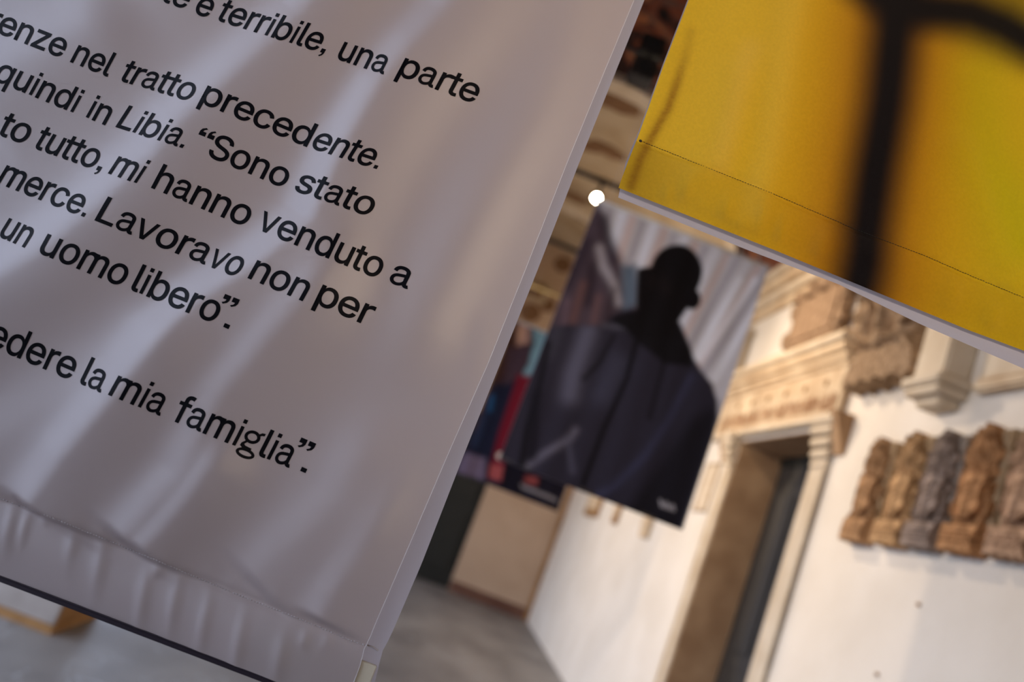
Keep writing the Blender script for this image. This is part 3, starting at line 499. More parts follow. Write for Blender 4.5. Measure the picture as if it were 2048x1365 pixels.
# painted crests and tablets on the vault beyond and on the end wall
spots = [(1232, 205, 0.55, 'crest painted as dark patch on the vault, topmost in the gap'), (1215, 300, 0.45, 'dark crest on the vault between rod and painted bay'), (1170, 290, 0.4, 'dark crest beside the white banner edge, above the dark rod'),
         (1172, 440, 0.5, 'dark crest under the shining lamp'), (1125, 530, 0.5, 'dark crest between the two lower tie rods'), (1060, 625, 0.6, 'dark crest above the red and blue poster'),
         (1095, 610, 0.45, 'dark crest right of the red and blue poster top'), (1150, 395, 0.4, 'dark crest left of the shining lamp')]
for px, py, wdt, lb in spots:
    # intersect the ray with the vault, else the end wall
    d = ray(px, py); P = None
    for k in range(1, 4000):
        q = CAM+d*(k*0.01)
        if q[1] > YE-0.02: P = (q, Vector((0, -1, 0))); break
        if q[2] > ZS and math.hypot(q[0]-XC, q[2]-ZS) > RV-0.012:
            P = (q, Vector((XC-q[0], 0, ZS-q[2])).normalized()); break
    q, nrm = P
    o = tag(MB().tube([(0, 0, -0.012), (0, 0, 0.012)], 1.0, 7).build('painted_crest', M['scar']), lb, 'crest', 'crests on the vault and end wall')
    ax = Vector((0, 0, 1)); o.rotation_euler = nrm.to_track_quat('Z', 'Y').to_euler(); o.location = tuple(q)
    k = wdt*0.34; ln = 1.9 if abs(nrm.z) > 0.5 else 0.9
    o.scale = (k, k*ln, 1)
tb = [(0.95, 3.6), (1.75, 3.9), (0.2, 4.2), (1.1, 4.7), (0.2, 5.2), (-0.8, 4.4)]
for i, (x, z) in enumerate(tb):
    t = thing('memorial_tablet', '%s' % ['golden memorial tablet on the end wall, lowest on the left', 'golden memorial tablet on the end wall, lowest on the right', 'golden memorial tablet on the end wall, middle left', 'golden memorial tablet on the end wall, upper right', 'golden memorial tablet on the end wall, topmost', 'golden memorial tablet on the end wall, farthest left'][i], 'plaque', (x, YE, z), 'tablets on the end wall')
    MB().box((-0.33, -0.05, 0), (0.33, 0, 0.42), 0.015).build('slab', M['golden'], t)
    MB().box((-0.24, -0.07, 0.08), (0.24, -0.048, 0.34), 0.006).build('inscribed_field', M['scar'], t)

# ---------------------------------------------------------------- banners
def polyd(P, poly):
    """signed distance (right of travel positive) and position along a pixel polyline"""
    best = np.full(len(P), 1e9); sd = np.zeros(len(P)); tt = np.zeros(len(P)); L = 0
    for a, b in zip(poly, poly[1:]):
        a = np.array(a, float); b = np.array(b, float); e = b-a; l = np.hypot(*e)
        t = np.clip(((P-a)@e)/l**2, 0, 1); q = P-a-np.outer(t, e); d = np.hypot(q[:, 0], q[:, 1])
        c = e[0]*(P[:, 1]-a[1])-e[1]*(P[:, 0]-a[0])
        m_ = d < best; best[m_] = d[m_]; sd[m_] = (np.sign(c)*d)[m_]; tt[m_] = (L+t*l)[m_]; L += l
    return sd, tt, L
def ss(a, b, x):
    t = np.clip((x-a)/(b-a), 0, 1); return t*t*(3-2*t)

YT = 1.0
# streak polyline (top to bottom), left flank width, right flank width, height in m, fade at both ends (px)
FOLDS = [
    ([(960, -520), (790, -240), (640, -60), (575, 20), (430, 150), (335, 235), (285, 300), (175, 400), (60, 490), (-60, 560), (-300, 740)], 52, 120, 0.0100, 40, 10),
    ([(1200, -640), (1060, -300), (930, -70), (862, 20), (800, 85), (735, 165), (655, 300), (600, 430), (495, 515), (376, 590), (290, 690), (210, 790), (115, 900), (60, 975), (36, 1012)], 46, 130, 0.0125, 30, 14),
    ([(700, 430), (585, 600), (515, 675), (428, 778), (340, 935), (290, 990), (219, 1070)], 42, 110, 0.0085, 90, 14),
    ([(470, 850), (376, 985), (325, 1047), (278, 1098)], 26, 60, 0.0045, 50, 10),
    ([(1180, -180), (1090, 90), (1037, 205), (945, 342), (870, 480), (800, 620), (690, 800)], 60, 90, 0.0065, 90, 120),
    ([(840, 860), (790, 960), (705, 1105), (650, 1178), (618, 1240)], 36, 80, 0.0090, 120, 10),
    ([(760, 760), (650, 985), (547, 1070), (470, 1145)], 50, 90, 0.0042, 90, 15),
    ([(340, 560), (250, 650), (130, 740), (0, 830), (-100, 900), (-280, 1060)], 60, 90, 0.0045, 60, 20),
    ([(240, -60), (120, 40), (0, 100), (-80, 140)], 60, 90, 0.004, 60, 20),
    ([(965, 590), (950, 700), (915, 800)], 18, 26, 0.0018, 50, 40),
]
STITCH = [(-420, 830), (-200, 915), (0, 997), (113, 1040), (294, 1114), (461, 1184), (625, 1249), (700, 1281), (736, 1293)]
PUFFS = [(50, 1060, 60, 9), (145, 1090, 70, 12), (200, 1130, 110, 14), (285, 1200, 120, 13), (348, 1210, 110, 13), (408, 1250, 100, 13), (478, 1290, 100, 14), (20, 1060, 80, 12),
         (610, 1280, 30, 10), (655, 1285, 32, 11), (315, 1142, 26, 12), (-220, 1000, 90, 14), (-300, 960, 80, 14), (-390, 930, 80, 14), (95, 1040, 18, 9), (712, 1255, 30, 12), (690, 1262, 40, 9), (560, 1320, 80, 16), (-60, 1080, 90, 14), (-120, 1050, 80, 14)]
EDGE_R = [(1480, -500), (1268, 0), (1210, 140), (1133, 328), (1049, 544), (975, 730), (900, 900), (804, 1125), (737, 1287), (706, 1370), (640, 1560)]
def fold_height(P):
    h = np.zeros(len(P))
    for poly, s1, s2, A, f0, f1 in FOLDS:
        sd, t, L = polyd(P, poly)
        sd = -sd-s1*1.0     # positive to the image right of the streak; crest sits right of it
        e = ss(0, f0*2, t)*ss(0, f1*2, L-t)
        s1, s2 = s1*1.35, s2*1.1; h += 2.0*A*e*np.where(sd < 0, np.exp(-(sd/s1)**2), np.exp(-(sd/s2)**2))
    sd, t, L = polyd(P, STITCH)
    below = sd              # travel left to right: below the line is positive
    inside = ss(-6, 10, below)
    keep = 1-0.75*inside
    h = h*keep
    h -= 0.0022*np.exp(-(below/9)**2)
    h += inside*0.004*np.exp(-((below-70)/62)**2)
    for px, py, ln, wd_ in PUFFS:
        dx = P[:, 0]-px; dy = P[:, 1]-py
        u_ = dx*0.98+dy*0.17; v_ = -dx*0.17+dy*0.98
        h += 0.0028*np.exp(-(u_/wd_)**2-(v_/(ln*0.55))**2)*(wd_/12)
    # small gathers along the seam
    h += 0.0004*np.exp(-((below+14)/22)**2)*np.sin(t/9.0)*np.sin(t/41.0+1)
    h += 0.003*np.sin(P[:, 0]/210.0+P[:, 1]/330.0)    # slow swell
    er = -polyd(P, EDGE_R)[0]
    return h*ss(-50, 210, np.abs(er)*(np.sign(-er)))
def th(x, z):
    P = np.stack(proj(np.stack([x, np.full_like(x, YT), z], 1)), 1)
    return fold_height(P)

def sheet(name, m, parent, X, Y, Z, thick=0, col=None):
    """X,Y,Z arrays (nz, nx) of a cloth sheet seen from -y"""
    nz, nx = X.shape
    v = np.stack([X.ravel(), Y.ravel(), Z.ravel()], 1)
    idx = np.arange(nz*nx).reshape(nz, nx)
    q = np.stack([idx[:-1, :-1], idx[:-1, 1:], idx[1:, 1:], idx[1:, :-1]], -1).reshape(-1, 4)
    me = bpy.data.meshes.new(name); me.from_pydata(v.tolist(), [], q.tolist()); me.update()
    me.polygons.foreach_set('use_smooth', [True]*len(me.polygons))
    if col is not None:
        ca = me.color_attributes.new('print', 'FLOAT_COLOR', 'POINT')
        c4 = np.ones((nz*nx, 4), np.float32); c4[:, :3] = col.reshape(-1, 3); ca.data.foreach_set('color', c4.ravel())
    o = link(name, me, m, parent)
    if thick: md = o.modifiers.new('cloth thickness', 'SOLIDIFY'); md.thickness = thick; md.offset = -1.0
    return o
def hang(parent, x0, x1, z1, y, cy0):
    """top batten and two cords up to the nearest tie rod; coordinates are world, parent at origin"""
    MB().tube([(x0-0.01, y+0.006, z1), (x1+0.01, y+0.006, z1)], 0.011, 10).build('top_batten', M['cord'], parent, True)
    for x in (x0+0.06, x1-0.06):
        MB().tube([(x, y+0.006, z1), (x, cy0, 4.33)], 0.0012, 6).build('hanging_cord', M['cord'], parent)

M['satin'] = mat('white_satin_banner', (0.55, 0.465, 0.45, 1), 0.33, spec=1.0); weave(M['satin'], 700, 0.15)
M['satin_back'] = mat('white_banner_backing', (0.50, 0.47, 0.52, 1), 0.5, spec=0.35); weave(M['satin_back'], 500, 0.3)
M['satin'].node_tree.nodes['Principled BSDF'].inputs['Coat Weight'].default_value = 0.5; M['satin'].node_tree.nodes['Principled BSDF'].inputs['Coat Roughness'].default_value = 0.3
translucent(M['satin'], 0.30); translucent(M['satin_back'], 0.5)
M['ink'] = mat('black_printing_ink', (0.002, 0.002, 0.004, 1), 0.45, spec=0.09)
M['thread_grey'] = mat('pale_grey_thread', (0.55, 0.50, 0.50, 1), 0.6)
M['thread_black'] = mat('black_thread', (0.01, 0.008, 0.004, 1), 0.6)
M['edge_light'] = mat('pale_cut_edge', (0.68, 0.64, 0.64, 1), 0.5)
M['edge_dark'] = mat('dark_bottom_strip', (0.012, 0.004, 0.012, 1), 0.5)  # near-black strip along the bottom of the text banner
M['batten_cream'] = mat('cream_plastic_batten', (0.62, 0.55, 0.42, 1), 0.35, spec=0.5)

tbn = thing('text_banner', 'large white satin banner with black Italian text, filling the left of the picture', 'banner', (0, 0, 0))
TOP = 2.80; X0 = -1.02
def redge(pts, y=YT):
    q = [hit(a, b, 1, y) for a, b in pts]; q.sort(key=lambda p: p[2])
    return np.array([p[2] for p in q]), np.array([p[0] for p in q])
rz, rx = redge([(1268, 0), (1210, 140), (1133, 328), (1049, 544), (975, 730), (900, 900), (804, 1125), (745, 1262), (737, 1287), (729, 1297), (722, 1327), (706, 1370)])
bz, bx = redge([(1289, 0), (1160, 322), (1074, 544), (932, 900), (842, 1132), (779, 1279), (763, 1308), (748, 1372)])
def zbot(x): return 1.3265+0*x
nx, nz = 420, 560
S, T = np.meshgrid(np.linspace(0, 1, nx), np.linspace(0, 1, nz))
Z = 1.3265+T*(TOP-1.3265)
XR = np.interp(Z, rz, rx)
X = X0+S*(XR-X0)
Hh = th(X.ravel(), Z.ravel()).reshape(X.shape)
sheet('front_cloth', M['satin'], tbn, X, YT-Hh, Z)
se = np.linspace(0, nz-1, 90).astype(int)
MB().tube([(X[i, -1], YT-Hh[i, -1]-0.0002, Z[i, -1]) for i in se], 0.00045, 6).build('cut_edge', M['edge_light'], tbn, True)['label'] = 'bright cut edge of the front cloth'
Sb, Tb = np.meshgrid(np.linspace(0, 1, 70), np.linspace(0, 1, 120))
ZB = 1.3215+Tb*(TOP-1.3215)
XB = (X0+0.004)+Sb*(np.interp(ZB, bz, bx)-X0-0.004)
sheet('back_cloth', M['satin_back'], tbn, XB, np.full_like(XB, YT+0.010)+0.002*np.sin(ZB*5)*Sb, ZB)
MB().box((X0, YT-0.003, 1.3205), (-0.02, YT+0.012, 1.3262), 0.001).build('bottom_edge', M['edge_dark'], tbn)['label'] = 'thin dark bottom edge'
pb = MB(); a0 = hit(727, 1322, 1, YT+0.006); 
pb.box((-0.14, YT+0.002, 1.3275), (a0[0]+0.017, YT+0.0085, a0[2]), 0.0008).build('bottom_batten', M['batten_cream'], tbn)['label'] = 'cream batten end in the hem pocket'
sb = MB()
A_, B_ = hit(733, 1291, 1, YT+0.009), hit(756, 1302, 1, YT+0.009)
sb.tube([A_, (A_+B_)/2+np.array([0, -0.001, 0.0015]), B_], 0.0009, 6); sb.build('pocket_seam', M['thread_grey'], tbn, True)
hang(tbn, X0, 0.01, TOP, YT, 0.55)
# seam stitches of the hem
def stitches(name, poly, step, ln, r, m, parent, yfun, jitter=0.0):
    b = MB(); pts = [np.array(p, float) for p in poly]; rs = random.Random(2)
    acc = 0.0
    for a, c in zip(pts, pts[1:]):
        L = np.hypot(*(c-a)); k = acc
        while k < L:
            p0 = a+(c-a)*k/L; p1 = a+(c-a)*min(1, (k+ln)/L)
            p0 = p0+np.array([0, rs.uniform(-jitter, jitter)]); p1 = p1+np.array([0, rs.uniform(-jitter, jitter)])
            q0 = yfun(*p0); q1 = yfun(*p1)
            b.tube([q0, (np.array(q0)+np.array(q1))/2+np.array([0, -r*0.8, 0]), q1], [r*0.5, r, r*0.5], 5)
            k += step
        acc = k-L
    o = b.build(name, m, parent, True); return o
def on_text(px, py):
    h = 0
    for _ in range(4):
        q = hit(px, py, 1, YT-h); h = th(np.array([q[0]]), np.array([q[2]]))[0]
    return hit(px, py, 1, YT-h-0.0004)
stitches('stitching', STITCH[1:], 6.2, 4.2, 0.0007, M['thread_grey'], tbn, on_text, 1.0)['kind'] = 'stuff'

# ---- lettering
def fatten(q, d=0.006):
    n = len(q); A = 0.5*np.sum(q[:, 0]*np.roll(q[:, 1], -1)-np.roll(q[:, 0], -1)*q[:, 1])
    a = q-np.roll(q, 1, 0); b = np.roll(q, -1, 0)-q
    na = np.stack([a[:, 1], -a[:, 0]], 1)/(np.hypot(a[:, 0], a[:, 1])[:, None]+1e-9); nb = np.stack([b[:, 1], -b[:, 0]], 1)/(np.hypot(b[:, 0], b[:, 1])[:, None]+1e-9)
    m = na+nb; l = np.hypot(m[:, 0], m[:, 1]); k = np.where(l > 0.5, 2/np.maximum(l, 0.5)**2, 1.0)
    return q+m*(k*d)[:, None]
def glyph_splines(ch):
    a, sp = GLYPHS[ch]; sp = [np.array(s, float).reshape(-1, 2)/1000 for s in sp]
    if ch in 'eè':      # untangle the crossing of bowl and bar
        e = sp[0]; i = int(np.argmin(np.hypot(e[:, 0]-.371, e[:, 1]-.169))); j = int(np.argmin(np.hypot(e[:, 0]-.309, e[:, 1]-.220))); k = int(np.argmin(np.hypot(e[:, 0]-.096, e[:, 1]-.211)))
        outer = np.vstack([e[:i+1], [(0.0965, 0.169)], e[k+2:]]); hole = np.vstack([[(0.309, 0.2205)], e[j+1:k], [(0.0965, 0.2205)]])
        sp = [outer, hole]+sp[1:]
    if ch == 'v': sp = [np.array([(12, 379), (155, 0), (225, 0), (368, 379), (304, 379), (192, 72), (190, 72), (76, 379)])/1000]
    if ch == 'z': sp = [np.array([(42, 0), (42, 46), (254, 323), (48, 323), (48, 379), (333, 379), (333, 331), (126, 56), (339, 56), (339, 0)])/1000]
    # holes run against the outer outline, so one outward normal thickens both
    s0 = max(sp, key=lambda q: np.ptp(q[:, 0])*np.ptp(q[:, 1]))
    A0 = np.sum(s0[:, 0]*np.roll(s0[:, 1], -1)-np.roll(s0[:, 0], -1)*s0[:, 1])
    return a, [fatten(q, 0.004 if ch == 'v' and A0 > 0 else -0.004 if ch == 'v' else 0.009 if A0 > 0 else -0.009) for q in sp]
def ribbon(pts, w_, cap=True):
    P_ = [np.array(q, float) for q in pts]; c = []
    for i in range(len(P_)-1):
        a, b, cc, d = P_[max(i-1, 0)], P_[i], P_[i+1], P_[min(i+2, len(P_)-1)]
        for k in range(4):
            t = k/4; c.append(0.5*((2*b)+(cc-a)*t+(2*a-5*b+4*cc-d)*t*t+(3*b-a-3*cc+d)*t**3))
    c.append(P_[-1]); c = np.array(c); tg = np.gradient(c, axis=0); tg /= np.hypot(tg[:, 0], tg[:, 1])[:, None]
    n = np.stack([tg[:, 1], -tg[:, 0]], 1)*w_/2
    return [np.vstack([c+n, (c-n)[::-1]])]
A_STROKES = [ribbon([(0.062, 0.262), (0.078, 0.312), (0.115, 0.345), (0.17, 0.356), (0.225, 0.346), (0.265, 0.312), (0.275, 0.255), (0.275, 0.16), (0.276, 0.085), (0.288, 0.040), (0.325, 0.026), (0.352, 0.034)], 0.068),
             ribbon([(0.275, 0.222), (0.20, 0.212), (0.12, 0.195), (0.075, 0.160), (0.062, 0.105), (0.085, 0.052), (0.14, 0.025), (0.20, 0.034), (0.25, 0.068), (0.277, 0.12)], 0.060)]
def quote_mark(x, y, s=1):
    q = np.array([(0, 0.0), (0.078, 0.0), (0.078, -0.075), (0.062, -0.118), (0.022, -0.150), (0.002, -0.132), (0.034, -0.104), (0.042, -0.074), (0, -0.074)])
    if s < 0: q = -q+np.array([0.078, -0.15])
    return [(q-np.array([0, -0.05]))*1.22+np.array([x, y-0.05])]
def g_binocular():
    """two-storey g drawn from strokes"""
    out = []
    def ring(cx, cy_, rx, ry, w_, n=28):
        o_ = [(cx+rx*math.cos(2*math.pi*k/n), cy_+ry*math.sin(2*math.pi*k/n)) for k in range(n)]
        i_ = [(cx+(rx-w_)*math.cos(2*math.pi*k/n), cy_+(ry-w_*0.9)*math.sin(2*math.pi*k/n)) for k in range(n)]
        return [np.array(o_), np.array(i_)]
    return ring
TRK = -0.018
def glyph_layout(word):
    """returns list of (x offset, group-of-splines) in em"""
    x = 0; out = []
    for ch in word:
        if ch == 'a':
            for q in A_STROKES: out.append((x, q))
            x += 0.372+TRK
        elif ch in '”“':
            for dx in (0.03, 0.155): out.append((x, quote_mark(dx, 0.515, 1 if ch == '”' else -1)))
            x += 0.27
        elif ch in '.,':
            out.append((x, [np.array([(0.05, 0), (0.13, 0), (0.13, 0.08), (0.05, 0.08)])] if ch == '.' else quote_mark(0.05, 0.078)))
            x += 0.18
        elif ch == 'i':
            out.append((x, [np.array([(0.052, 0), (0.120, 0), (0.120, 0.379), (0.052, 0.379)])])); out.append((x, [np.array([(0.048, 0.436), (0.124, 0.436), (0.124, 0.512), (0.048, 0.512)])]))
            x += 0.168+TRK
        elif ch == 'g':
            ring = g_binocular()
            out.append((x, ring(0.185, 0.262, 0.152, 0.122, 0.062)))
            out.append((x, ring(0.200, -0.055, 0.185, 0.093, 0.060)))
            out.append((x, [np.array([(0.10, 0.165), (0.15, 0.155), (0.105, 0.098), (0.135, 0.075), (0.27, 0.065), (0.27, 0.018), (0.10, 0.018), (0.04, 0.05), (0.045, 0.10)])]))
            out.append((x, [np.array([(0.27, 0.345), (0.31, 0.318), (0.335, 0.345), (0.385, 0.355), (0.385, 0.405), (0.32, 0.395)])]))
            x += 0.400+TRK
        else:
            a, sp = glyph_splines(ch); out.append((x, sp))
            xr = max(q[:, 0].max() for q in sp); y0 = min(q[:, 1].min() for q in sp); y1 = max(q[:, 1].max() for q in sp)
            bars = []           # solid stems laid over the joins of bowls and arches
            if ch in 'nmhrbp': bars.append((0.0445, 0.1205))
            if ch in 'udq': bars.append((xr-0.076, xr))
            if ch == 'm': bars += [(0.2665, 0.3425)]
            for b0, b1 in bars:
                ya = y0 if ch in 'pq' else -0.009; yb = y1 if ch in 'hbd' else 0.388
                out.append((x, [np.array([(b0, ya), (b1, ya), (b1, yb), (b0, yb)])]))
            x += a/1000+TRK
    return out
EM = {0: 98, 1: 97, 2: 98, 3: 104, 4: 105, 5: 110, 6: 112}
WORDS = [  # line, word, start px (left ink edge on the baseline), end px (right ink edge), stem lean in degrees
    (0, 'p', (838, -20), (872, -8), 27),
    (0, 'te', (326, 3), (379, 21), 30), (0, 'è', (388, 26), (422, 38), 28), (0, 'terribile,', (436, 41), (652, 108), 30), (0, 'una', (674, 118), (776, 152), 27), (0, 'parte', (795, 150), (956, 210), 28),
    (1, 'renze', (-26, 57), (131, 119), 27), (1, 'nel', (142, 124), (224, 157), 28), (1, 'tratto', (242, 162), (388, 205), 31), (1, 'preced', (400, 205), (614, 294), 28), (1, 'ente.', (619, 295), (757, 340), 32),
    (2, 'quindi', (-13, 160), (155, 229), 29), (2, 'in', (173, 235), (219, 254), 29), (2, 'Libia.', (233, 254), (369, 298), 33), (2, '“', (384, 300), (412, 311), 26), (2, 'Sono', (415, 312), (576, 380), 27), (2, 'stato', (588, 381), (747, 436), 29),
    (3, 'to', (-2, 270), (58, 292), 30), (3, 'tutto,', (70, 297), (204, 344), 31), (3, 'mi', (218, 347), (282, 370), 33), (3, 'hanno', (304, 376), (499, 457), 28), (3, 'venduto', (513, 458), (764, 561), 26), (3, 'a', (777, 565), (821, 581), 26),
    (4, 'merce.', (-5, 366), (172, 436), 31), (4, 'Lavora', (191, 441), (410, 530), 30), (4, 'vo', (411, 531), (482, 557), 32), (4, 'non', (498, 557), (614, 606), 29), (4, 'per', (631, 607), (744, 656), 26),
    (5, 'un', (-2, 473), (58, 499), 32), (5, 'uomo', (78, 506), (252, 577), 29), (5, 'libero', (262, 580), (437, 650), 27), (5, '”', (427, 641), (455, 652), 26), (5, '.', (448, 655), (457, 659), 26),
    (6, 'vedere', (-66, 672), (149, 764), 25), (6, 'la', (160, 767), (210, 790), 26), (6, 'mia', (218, 790), (329, 836), 29), (6, 'famiglia', (344, 841), (587, 940), 27), (6, '”', (579, 929), (607, 941), 26), (6, '.', (602, 943), (611, 947), 26),
]
def build_word(word, p0, p1, lean, em_):
    lay = glyph_layout(word)
    xs = [x+s[:, 0].min() for x, sp in lay for s in sp]; xe = [x+s[:, 0].max() for x, sp in lay for s in sp]
    xa, xb = min(xs), max(xe)
    p0 = np.array(p0, float); p1 = np.array(p1, float); d_ = (p1-p0)/np.hypot(*(p1-p0))
    p1 = p1-d_*(6 if word in 'èa' else 0 if len(word) == 1 or word in ('preced', 'Lavora') else (4 if word[-1] in '.,' else 9)); p0 = p0-d_*(3 if word in ('per', 'non', 'uomo') else 0 if word in ('ente.', 'vo') else 7 if word[0] == 't' else 2)
    dr = (p1-p0)/(xb-xa)
    up = np.array([math.sin(math.radians(lean)), -math.cos(math.radians(lean))])*em_
    V = []; Fc = []
    for x, sp in lay:
        cu = bpy.data.curves.new('tmp', 'CURVE'); cu.dimensions = '2D'; cu.fill_mode = 'BOTH'
        for s in sp:
            q = np.array([[(a+x-xa), b] for a, b in s])
            pl = cu.splines.new('POLY'); pl.points.add(len(q)-1)
            for i, (a, b) in enumerate(q): pl.points[i].co = (a, b, 0, 1)
            pl.use_cyclic_u = True
        o = bpy.data.objects.new('tmp', cu); COL.objects.link(o)
        me = o.to_mesh(); base = len(V)
        for v in me.vertices: V.append((v.co.x, v.co.y))
        for f in me.polygons: Fc.append([base+i for i in f.vertices])
        o.to_mesh_clear(); bpy.data.objects.remove(o); bpy.data.curves.remove(cu)
    out = []
    for a, b in V:
        px = p0+dr*a+up*b
        # up vector leans from the baseline of the word
        out.append(px)
    out = np.array(out); h = np.zeros(len(out))
    for _ in range(4):       # let each point land on the folded cloth itself
        q = np.array([hit(a, b, 1, YT-hh) for (a, b), hh in zip(out, h)]); h = th(q[:, 0], q[:, 2])
    return [hit(a, b, 1, YT-hh) for (a, b), hh in zip(out, h)], Fc
LINES = {}
for ln, word, p0, p1, lean in WORDS:
    V, Fc = build_word(word, p0, p1, lean, EM[ln])
    VV, FF = LINES.setdefault(ln, ([], []))
    b = len(VV); VV += V; FF += [[b+i for i in f] for f in Fc]
for ln, (VV, FF) in LINES.items():
    bm = bmesh.new(); vs = [bm.verts.new((v[0], 0, v[2])) for v in VV]
    for f in FF:
        try: bm.faces.new([vs[i] for i in f])
        except ValueError: pass
    bmesh.ops.remove_doubles(bm, verts=bm.verts, dist=1e-6)
    xs = [v.co.x for v in bm.verts]; zs = [v.co.z for v in bm.verts]
    st = 0.005
    for lo, hi, axis in ((min(xs), max(xs), 0), (min(zs), max(zs), 2)):
        k = math.ceil(lo/st)
        while k*st < hi:
            co = [0, 0, 0]; co[axis] = k*st; no = [0, 0, 0]; no[axis] = 1
            bmesh.ops.bisect_plane(bm, geom=bm.verts[:]+bm.edges[:]+bm.faces[:], plane_co=co, plane_no=no, dist=1e-7); k += 1
    x = np.array([v.co.x for v in bm.verts]); z = np.array([v.co.z for v in bm.verts]); h = th(x, z)
    for v, hh in zip(bm.verts, h): v.co.y = YT-hh-0.00035
    bmesh.ops.recalc_face_normals(bm, faces=bm.faces)
    for f in bm.faces:
        if f.normal.y > 0: f.normal_flip()
    me = bpy.data.meshes.new('text_line'); bm.to_mesh(me); bm.free()
    me.polygons.foreach_set('use_smooth', [True]*len(me.polygons))
    o = link('text_line', me, M['ink'], tbn); o['label'] = 'black printed line of text'

# ---- yellow banner
YY = 0.97
yb = thing('yellow_banner', 'bright yellow printed banner with blurred dark upright band, top right', 'banner', (0, 0, 0))
ZT = 3.45
def gz(P, poly, s, p=2):
    sd, t, L = polyd(P, poly); return np.exp(-(np.abs(sd)/s)**p)
YST = [(1281, 282), (1408, 333), (1544, 387), (1713, 460), (1850, 512), (1958, 559), (2048, 596), (2300, 700)]
def yellow_paint(P):
    x, y = P[:, 0], P[:, 1]; n = len(P)
    c = np.zeros((n, 3))
    L = lambda r, g, b: np.array(lin(r, g, b)[:3])
    u = (x-1024)*0.932+(y-682)*0.362      # across the banner, unrolled
    c[:] = L(240, 194, 34)
    def blend(w, col): c[:] = c*(1-w[:, None])+np.array(col)*w[:, None]
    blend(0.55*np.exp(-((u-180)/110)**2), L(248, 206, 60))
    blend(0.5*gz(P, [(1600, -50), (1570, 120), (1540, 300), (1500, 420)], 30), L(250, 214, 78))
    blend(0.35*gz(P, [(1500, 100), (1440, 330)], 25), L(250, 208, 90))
    blend(0.55*ss(1650, 1900, x+0.2*(y-300)), L(200, 174, 4))
    blend(0.6*gz(P, [(1940, 150), (1960, 300), (2048, 470)], 75), L(192, 190, 0))
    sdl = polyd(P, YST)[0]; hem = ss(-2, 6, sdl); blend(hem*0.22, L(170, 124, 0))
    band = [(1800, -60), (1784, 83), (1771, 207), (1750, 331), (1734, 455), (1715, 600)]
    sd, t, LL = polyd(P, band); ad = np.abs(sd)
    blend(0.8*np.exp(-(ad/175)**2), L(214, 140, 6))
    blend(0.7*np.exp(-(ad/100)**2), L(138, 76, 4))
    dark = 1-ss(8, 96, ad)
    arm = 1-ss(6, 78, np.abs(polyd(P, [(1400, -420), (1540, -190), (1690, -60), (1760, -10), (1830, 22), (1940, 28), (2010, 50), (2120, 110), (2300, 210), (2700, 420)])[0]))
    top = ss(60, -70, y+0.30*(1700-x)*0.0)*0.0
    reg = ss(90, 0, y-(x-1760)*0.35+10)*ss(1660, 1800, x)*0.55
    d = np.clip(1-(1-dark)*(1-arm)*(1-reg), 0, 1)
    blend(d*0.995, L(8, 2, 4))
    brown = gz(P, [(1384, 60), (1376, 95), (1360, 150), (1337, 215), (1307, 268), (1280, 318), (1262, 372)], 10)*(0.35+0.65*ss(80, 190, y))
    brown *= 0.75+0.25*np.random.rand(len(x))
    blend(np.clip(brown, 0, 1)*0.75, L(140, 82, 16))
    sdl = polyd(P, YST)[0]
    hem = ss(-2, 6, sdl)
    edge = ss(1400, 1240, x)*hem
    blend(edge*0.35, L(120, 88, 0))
    return c
def yellow_h(P):
    x, y = P[:, 0], P[:, 1]; sd, t, L = polyd(P, YST)
    h = 0.004*np.sin(x/130.0+0.4)*ss(0, -200, sd)+0.002*np.sin(x/57.0+y/300.0)
    h -= 0.0015*np.exp(-(sd/6)**2)
    inside = ss(0, 12, sd)
    h += inside*(0.0035*np.exp(-((sd-45)/36)**2))
    for px, py, ln, wd_ in ((1370, 380, 40, 14), (1450, 420, 45, 14), (1520, 440, 60, 12), (1560, 470, 55, 12), (1330, 400, 40, 10), (1480, 455, 30, 22), (1640, 500, 60, 18), (1900, 590, 60, 22), (1980, 640, 60, 20)):
        dx = x-px; dy = y-py; h += 0.0042*np.exp(-((dx*0.97+dy*0.2)/wd_)**2-((-dx*0.2+dy*0.97)/(ln*0.6))**2)
    db = -polyd(P, [(900, 243), (1237, 376), (1555, 503), (1700, 563), (1938, 661), (2048, 702), (2300, 800)])[0]
    h *= ss(-2, 30, db)
    for poly in ([(1590, -60), (1560, 120), (1535, 300), (1520, 380)], [(1480, 150), (1450, 300), (1400, 345)], [(1920, 300), (2000, 520), (2048, 600)]):
        s_, t_, _ = polyd(P, poly); h += 0.0045*np.exp(-(s_/34)**2)
    return h
lz, lx = redge([(1400, -60), (1378, 0), (1330, 125), (1275, 277), (1271, 286), (1255, 325), (1237, 376)], YY)
by = hit(1237, 376, 1, YY)[2]
nx, nz = 330, 460
S, T = np.meshgrid(np.linspace(0, 1, nx), np.linspace(0, 1, nz)); T = T**1.25
Zb = np.array([hit(a, b, 1, YY) for a, b in ((1237, 376), (1555, 503), (1700, 563), (1938, 661), (2048, 702), (2300, 800))])
X1 = lx[0]+0.98
XLft = lambda zz: np.interp(zz, lz, lx)
Z = by+T*(ZT-by); X = XLft(Z)+S*(X1-XLft(Z))
Z = Z+(1-T)*(np.interp(X, Zb[:, 0], Zb[:, 2])-by)
P = np.stack(proj(np.stack([X.ravel(), np.full(X.size, YY), Z.ravel()], 1)), 1)
Hy = yellow_h(P).reshape(X.shape)
M['yellow'] = mat('yellow_printed_cloth', (0.6, 0.4, 0.03, 1), 0.42, (0.94, 0.94, 0.93, 1), 260, attr='print', spec=0.2, detail=3); weave(M['yellow'], 300, 0.5, 0.0005); translucent(M['yellow'], 0.35)
